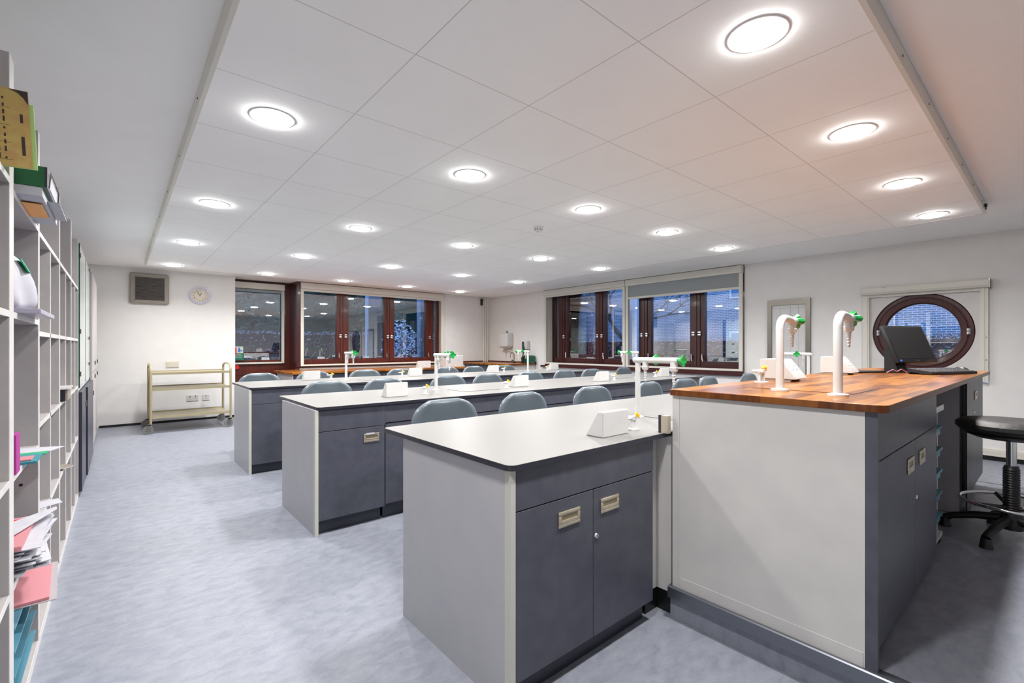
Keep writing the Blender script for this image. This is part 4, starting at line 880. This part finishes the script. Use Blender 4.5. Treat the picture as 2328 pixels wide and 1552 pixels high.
item('ring_binder', purple_m, 'lilac binder standing in a middle pigeonhole', 'binder', (-.55, -.29, 3.68, 3.74, .9305, 1.12)); item('ring_binder', yfold_m, 'yellow folder standing in a far pigeonhole', 'folder', (-.58, -.27, 4.52, 4.54, .9305, 1.25))
db = thing('card_drawer_box', (-.28, 3.85, .93), 'small black and grey drawer box jutting from a middle pigeonhole', 'box')
B('case', black_m, db, (-.5, -.235, 3.76, 4.03, .9305, 1.0)); B('front', fan_m, db, (-.2349, -.225, 3.77, 4.02, .935, .995)); B('lid', plastic_m, db, (-.5, -.215, 3.75, 4.04, 1.0005, 1.008))
item('small_block', outlet_m, 'small cream block on the middle shelf edge', 'block', (-.29, -.262, 3.21, 3.29, 1.3155, 1.34))
pl = thing('plate', (-.3, 3.9, .515), 'grey plate on the lower shelf of a middle pigeonhole', 'plate'); MB().lathe([(0, .519), (.05, .519), (.08, .527), (.083, .525), (.05, .5155), (0, .5155)], (-.29, 3.9, 0)).build('dish', fan_m, pl, smooth=True)
tag(MB().lathe([(0, .5155), (.03, .5155), (.03, .56), (.02, .565), (0, .565)], (-.32, 3.755, 0)).build('jar', carcass_m, smooth=True), 'small dark jar beside the grey plate on the lower shelf', 'jar')
item('green_block', limep_m, 'small lime green block in a middle pigeonhole', 'block', (-.31, -.28, 3.70, 3.73, .5155, .60))
tag(MB().prism([(-.40, 2.9), (-.2, 3.05), (-.22, 3.14), (-.40, 3.1)], .5155, .5175, 'z').build('paper_sheet', paper_m), 'white sheet overhanging a low shelf near the floor', 'paper')

# ================================================================ CUPBOARDS beyond the shelves
bc = thing('base_cupboard', (-.42, 6.2, 0), 'low charcoal cupboard under the glass cabinet', 'cupboard')
B('carcass', carcass_m, bc, (-.6, -.262, 5.32, 7.2, .03, .88)); B('top', plastic_m, bc, (-.6, -.25, 5.30, 7.22, .881, .90))
for y0, y1, fx in ((5.30, 5.93, -.228), (5.95, 7.2, -.216)):
    dr = B('door', dark_m, bc, (-.261, fx, y0, y1, .04, .87)); B('door_edge', carcass_m, dr, (-.261, fx, y0 - .003, y0 - .0002, .04, .87)); B('handle', steel_m, dr, (fx + .0005, fx + .008, y1 - .1, y1 - .05, .70, .75))
gcab = thing('glass_cabinet', (-.42, 6.2, .9), 'glass-fronted cabinet with green glass edges on the low cupboard', 'cabinet')
B('carcass', sidew_m, gcab, (-.6, -.28, 5.30, 5.32, .901, 2.13), (-.6, -.28, 7.18, 7.2, .901, 2.13), (-.6, -.28, 5.321, 7.179, 2.11, 2.13), (-.6, -.59, 5.321, 7.179, .901, 2.109))
B('shelf', sidew_m, gcab, (-.58, -.3, 5.321, 7.179, 1.3, 1.318), (-.58, -.3, 5.321, 7.179, 1.7, 1.718))
for y0, y1 in ((5.33, 6.24), (6.26, 7.17)):
    g_ = B('glass_door', mat('painted_glass_reflection', sr(214, 222, 219), .12) if 'painted_glass_reflection' not in MATS else MATS['painted_glass_reflection'], gcab, (-.262, -.245, y0, y1, .905, 2.12))  # opaque pale colour stands in for the white reflection at a glancing angle
    B('glass_edge', greenedge_m, g_, (-.263, -.243, y0 - .008, y0 - .0005, .905, 2.12))
for z in (1.0, 1.36, 2.0): B('hinge', steel_m, gcab, (-.2448, -.236, 5.335, 5.38, z, z + .04))
for z in (1.05, 1.33, 2.08): B('latch', steel_m, gcab, (-.2448, -.232, 6.9, 6.97, z, z + .03))
tc_ = thing('tall_cupboard', (-.4, 8.3, 0), 'tall cupboard with pale doors and dark sides at the end of the left wall', 'cupboard')
B('side_panel', carcass_m, tc_, (-.6, -.245, 7.25, 7.275, 0, 2.14)); B('carcass', cupdoor_m, tc_, (-.6, -.25, 7.276, 9.0, .02, 2.13))
for y0, y1 in ((7.28, 8.13), (8.14, 8.99)):
    for z0, z1, hz_ in ((.06, .93, .85), (.95, 2.12, 1.02)):
        dr = B('door', cupdoor_m, tc_, (-.249, -.228, y0, y1, z0, z1)); B('handle', black_m, dr, (-.227, -.219, y1 - .09, y1 - .05, hz_, hz_ + .05))

# ================================================================ OUTSIDE
g = MB().box(-30, 45, -30, 45, -.4, -.3); g.keep = True; tag(g.build('ground', ground_m), kind='structure')
def leaves(bm_, n, lo, hi, size, shape='box'):
    for _ in range(n):
        if shape == 'box':
            p = Vector([random.uniform(a, b) for a, b in zip(lo, hi)])
        else:
            while True:
                q = Vector((random.uniform(-1, 1), random.uniform(-1, 1), random.uniform(-1, 1)))
                if .3 < q.length < 1: break
            c = [(a + b) / 2 for a, b in zip(lo, hi)]; p = Vector([c[i] + q[i] * (hi[i] - lo[i]) / 2 for i in range(3)])
        d1_ = Vector((random.gauss(0, 1), random.gauss(0, 1), random.gauss(0, 1))).normalized(); d2_ = d1_.orthogonal().normalized(); s = size * random.uniform(.6, 1.3)
        v = [bm_.verts.new(p + q) for q in (-d1_ * s, d2_ * s * .5, d1_ * s, -d2_ * s * .5)]; bm_.faces.new(v)
def hedge(label, x0, x1, y0, y1, h_, n, side):
    r = thing('hedge', ((x0 + x1) / 2, (y0 + y1) / 2, -.3), label, 'hedge')
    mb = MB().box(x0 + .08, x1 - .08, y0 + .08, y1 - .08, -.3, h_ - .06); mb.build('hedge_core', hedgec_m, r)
    mb = MB(); leaves(mb.bm, n, (x0, y0, -.3), ((x1, y0 + .12, h_) if side == 'y' else (x0 + .12, y1, h_)), .035); leaves(mb.bm, n // 6, (x0, y0, h_ - .08), (x1, y1, h_ + .02), .035)
    mb.build('leaves', hedge_m, r)
hedge('brown clipped hedge outside the far wall windows', 0.5, 10.8, 12.2, 12.9, 1.62, 9000, 'y')
hedge('brown clipped hedge outside the right wall windows', 10.3, 11.0, 0.0, 11.6, 1.44, 9000, 'x')
bd = thing('brick_building', (18, 6, -.3), 'blue-grey brick building beyond the right wall windows', 'building')
o = B('wall', brick_m, bd, (17, 20, -4, 22, -.3, 8)); 
for (y, z) in ((7.35, 3.0), (7.35, .9), (2.0, 3.2), (11.5, 3.0), (11.5, .9)):
    w_ = B('window', plastic_m, bd, (16.96, 16.999, y - .45, y + .45, z, z + .9)); B('window_pane', flat('dusk_window', 70, 110, 150, .1), w_, (16.95, 16.959, y - .38, y + .38, z + .06, z + .84))
def tree(label, base, h_, r0, depth, seed, m=twig_m, foliage=None, lean=(0, 0), spread=.55):
    random.seed(seed); r = thing('tree', base, label, 'tree'); mb = MB()
    def grow(p, d, ln, rad, k):
        q = p + d * ln; mid = p + d * ln * .5 + Vector((random.gauss(0, 1), random.gauss(0, 1), 0)) * ln * .05
        mb.tube([p, mid, q], [rad, rad * .85, rad * .65], 6)
        if k == 0: return
        for _ in range(3 if k > 1 else 4):
            nd = (d + Vector((random.gauss(0, spread), random.gauss(0, spread), random.gauss(.05, .35)))).normalized(); grow(q, nd, ln * random.uniform(.6, .8), rad * .6, k - 1)
    grow(Vector(base), Vector((lean[0], lean[1], 1)).normalized(), h_ * .33, r0, depth)
    mb.build('branches', m, r, smooth=True)
    if foliage: mb = MB(); b_ = Vector(base); leaves(mb.bm, foliage[0], b_ + Vector((-foliage[1], -foliage[1], h_ * .15)), b_ + Vector((foliage[1], foliage[1], h_)), foliage[2], 'ball'); mb.build('foliage', foliage[3], r)
    return r
tree('bare branching tree in front of the brick building', (14.2, 10.2, -.3), 5.0, .12, 5, 3)
hedge('tall dark evergreen screen far behind the far hedge', -3.0, 16.0, 19.0, 20.4, 8.5, 9000, 'y')
es = [o_ for o_ in COL.objects if o_.get('label', '').startswith('tall dark evergreen')][0]
for c_ in es.children: c_.data.materials[0] = pine_m
tree('dark evergreen tree behind the far hedge, left of the others', (2.6, 16.2, -.3), 7.5, .18, 2, 5, foliage=(9000, 1.7, .1, pine_m), spread=.25)
tree('dark evergreen tree behind the far hedge, seen through the middle panes', (6.6, 16.2, -.3), 7, .18, 2, 6, foliage=(9000, 1.7, .1, pine_m), spread=.25)
tree('dark evergreen tree behind the far hedge, farthest right', (10.6, 16.2, -.3), 7.6, .18, 2, 8, foliage=(9000, 1.7, .1, pine_m), spread=.25)
tree('white bush close outside the far wall window', (5.75, 11.45, -.3), 2.3, .022, 4, 9, m=whiteleaf_m, foliage=(700, .5, .045, whiteleaf_m), spread=.5)  # twigs and leaves share one plain white
for x, y, w_, lab in ((4.6, 10.5, .16, 'pale concrete column outside the far window, left one'), (5.9, 10.5, .1, 'pale concrete column outside the far window, right one'), (9.2, 6.45, .12, 'pale concrete column outside the right wall window')):
    tag(MB().box(x - w_, x + w_, y - .1, y + .1, -.3, 3.2, .01).build('column', concrete_m), lab, 'column')
tag(MB().box(4.3, 6.2, 10.2, 10.8, 3.2005, 3.4).build('canopy', concrete_m), 'pale concrete beam above the two outside columns', 'beam')
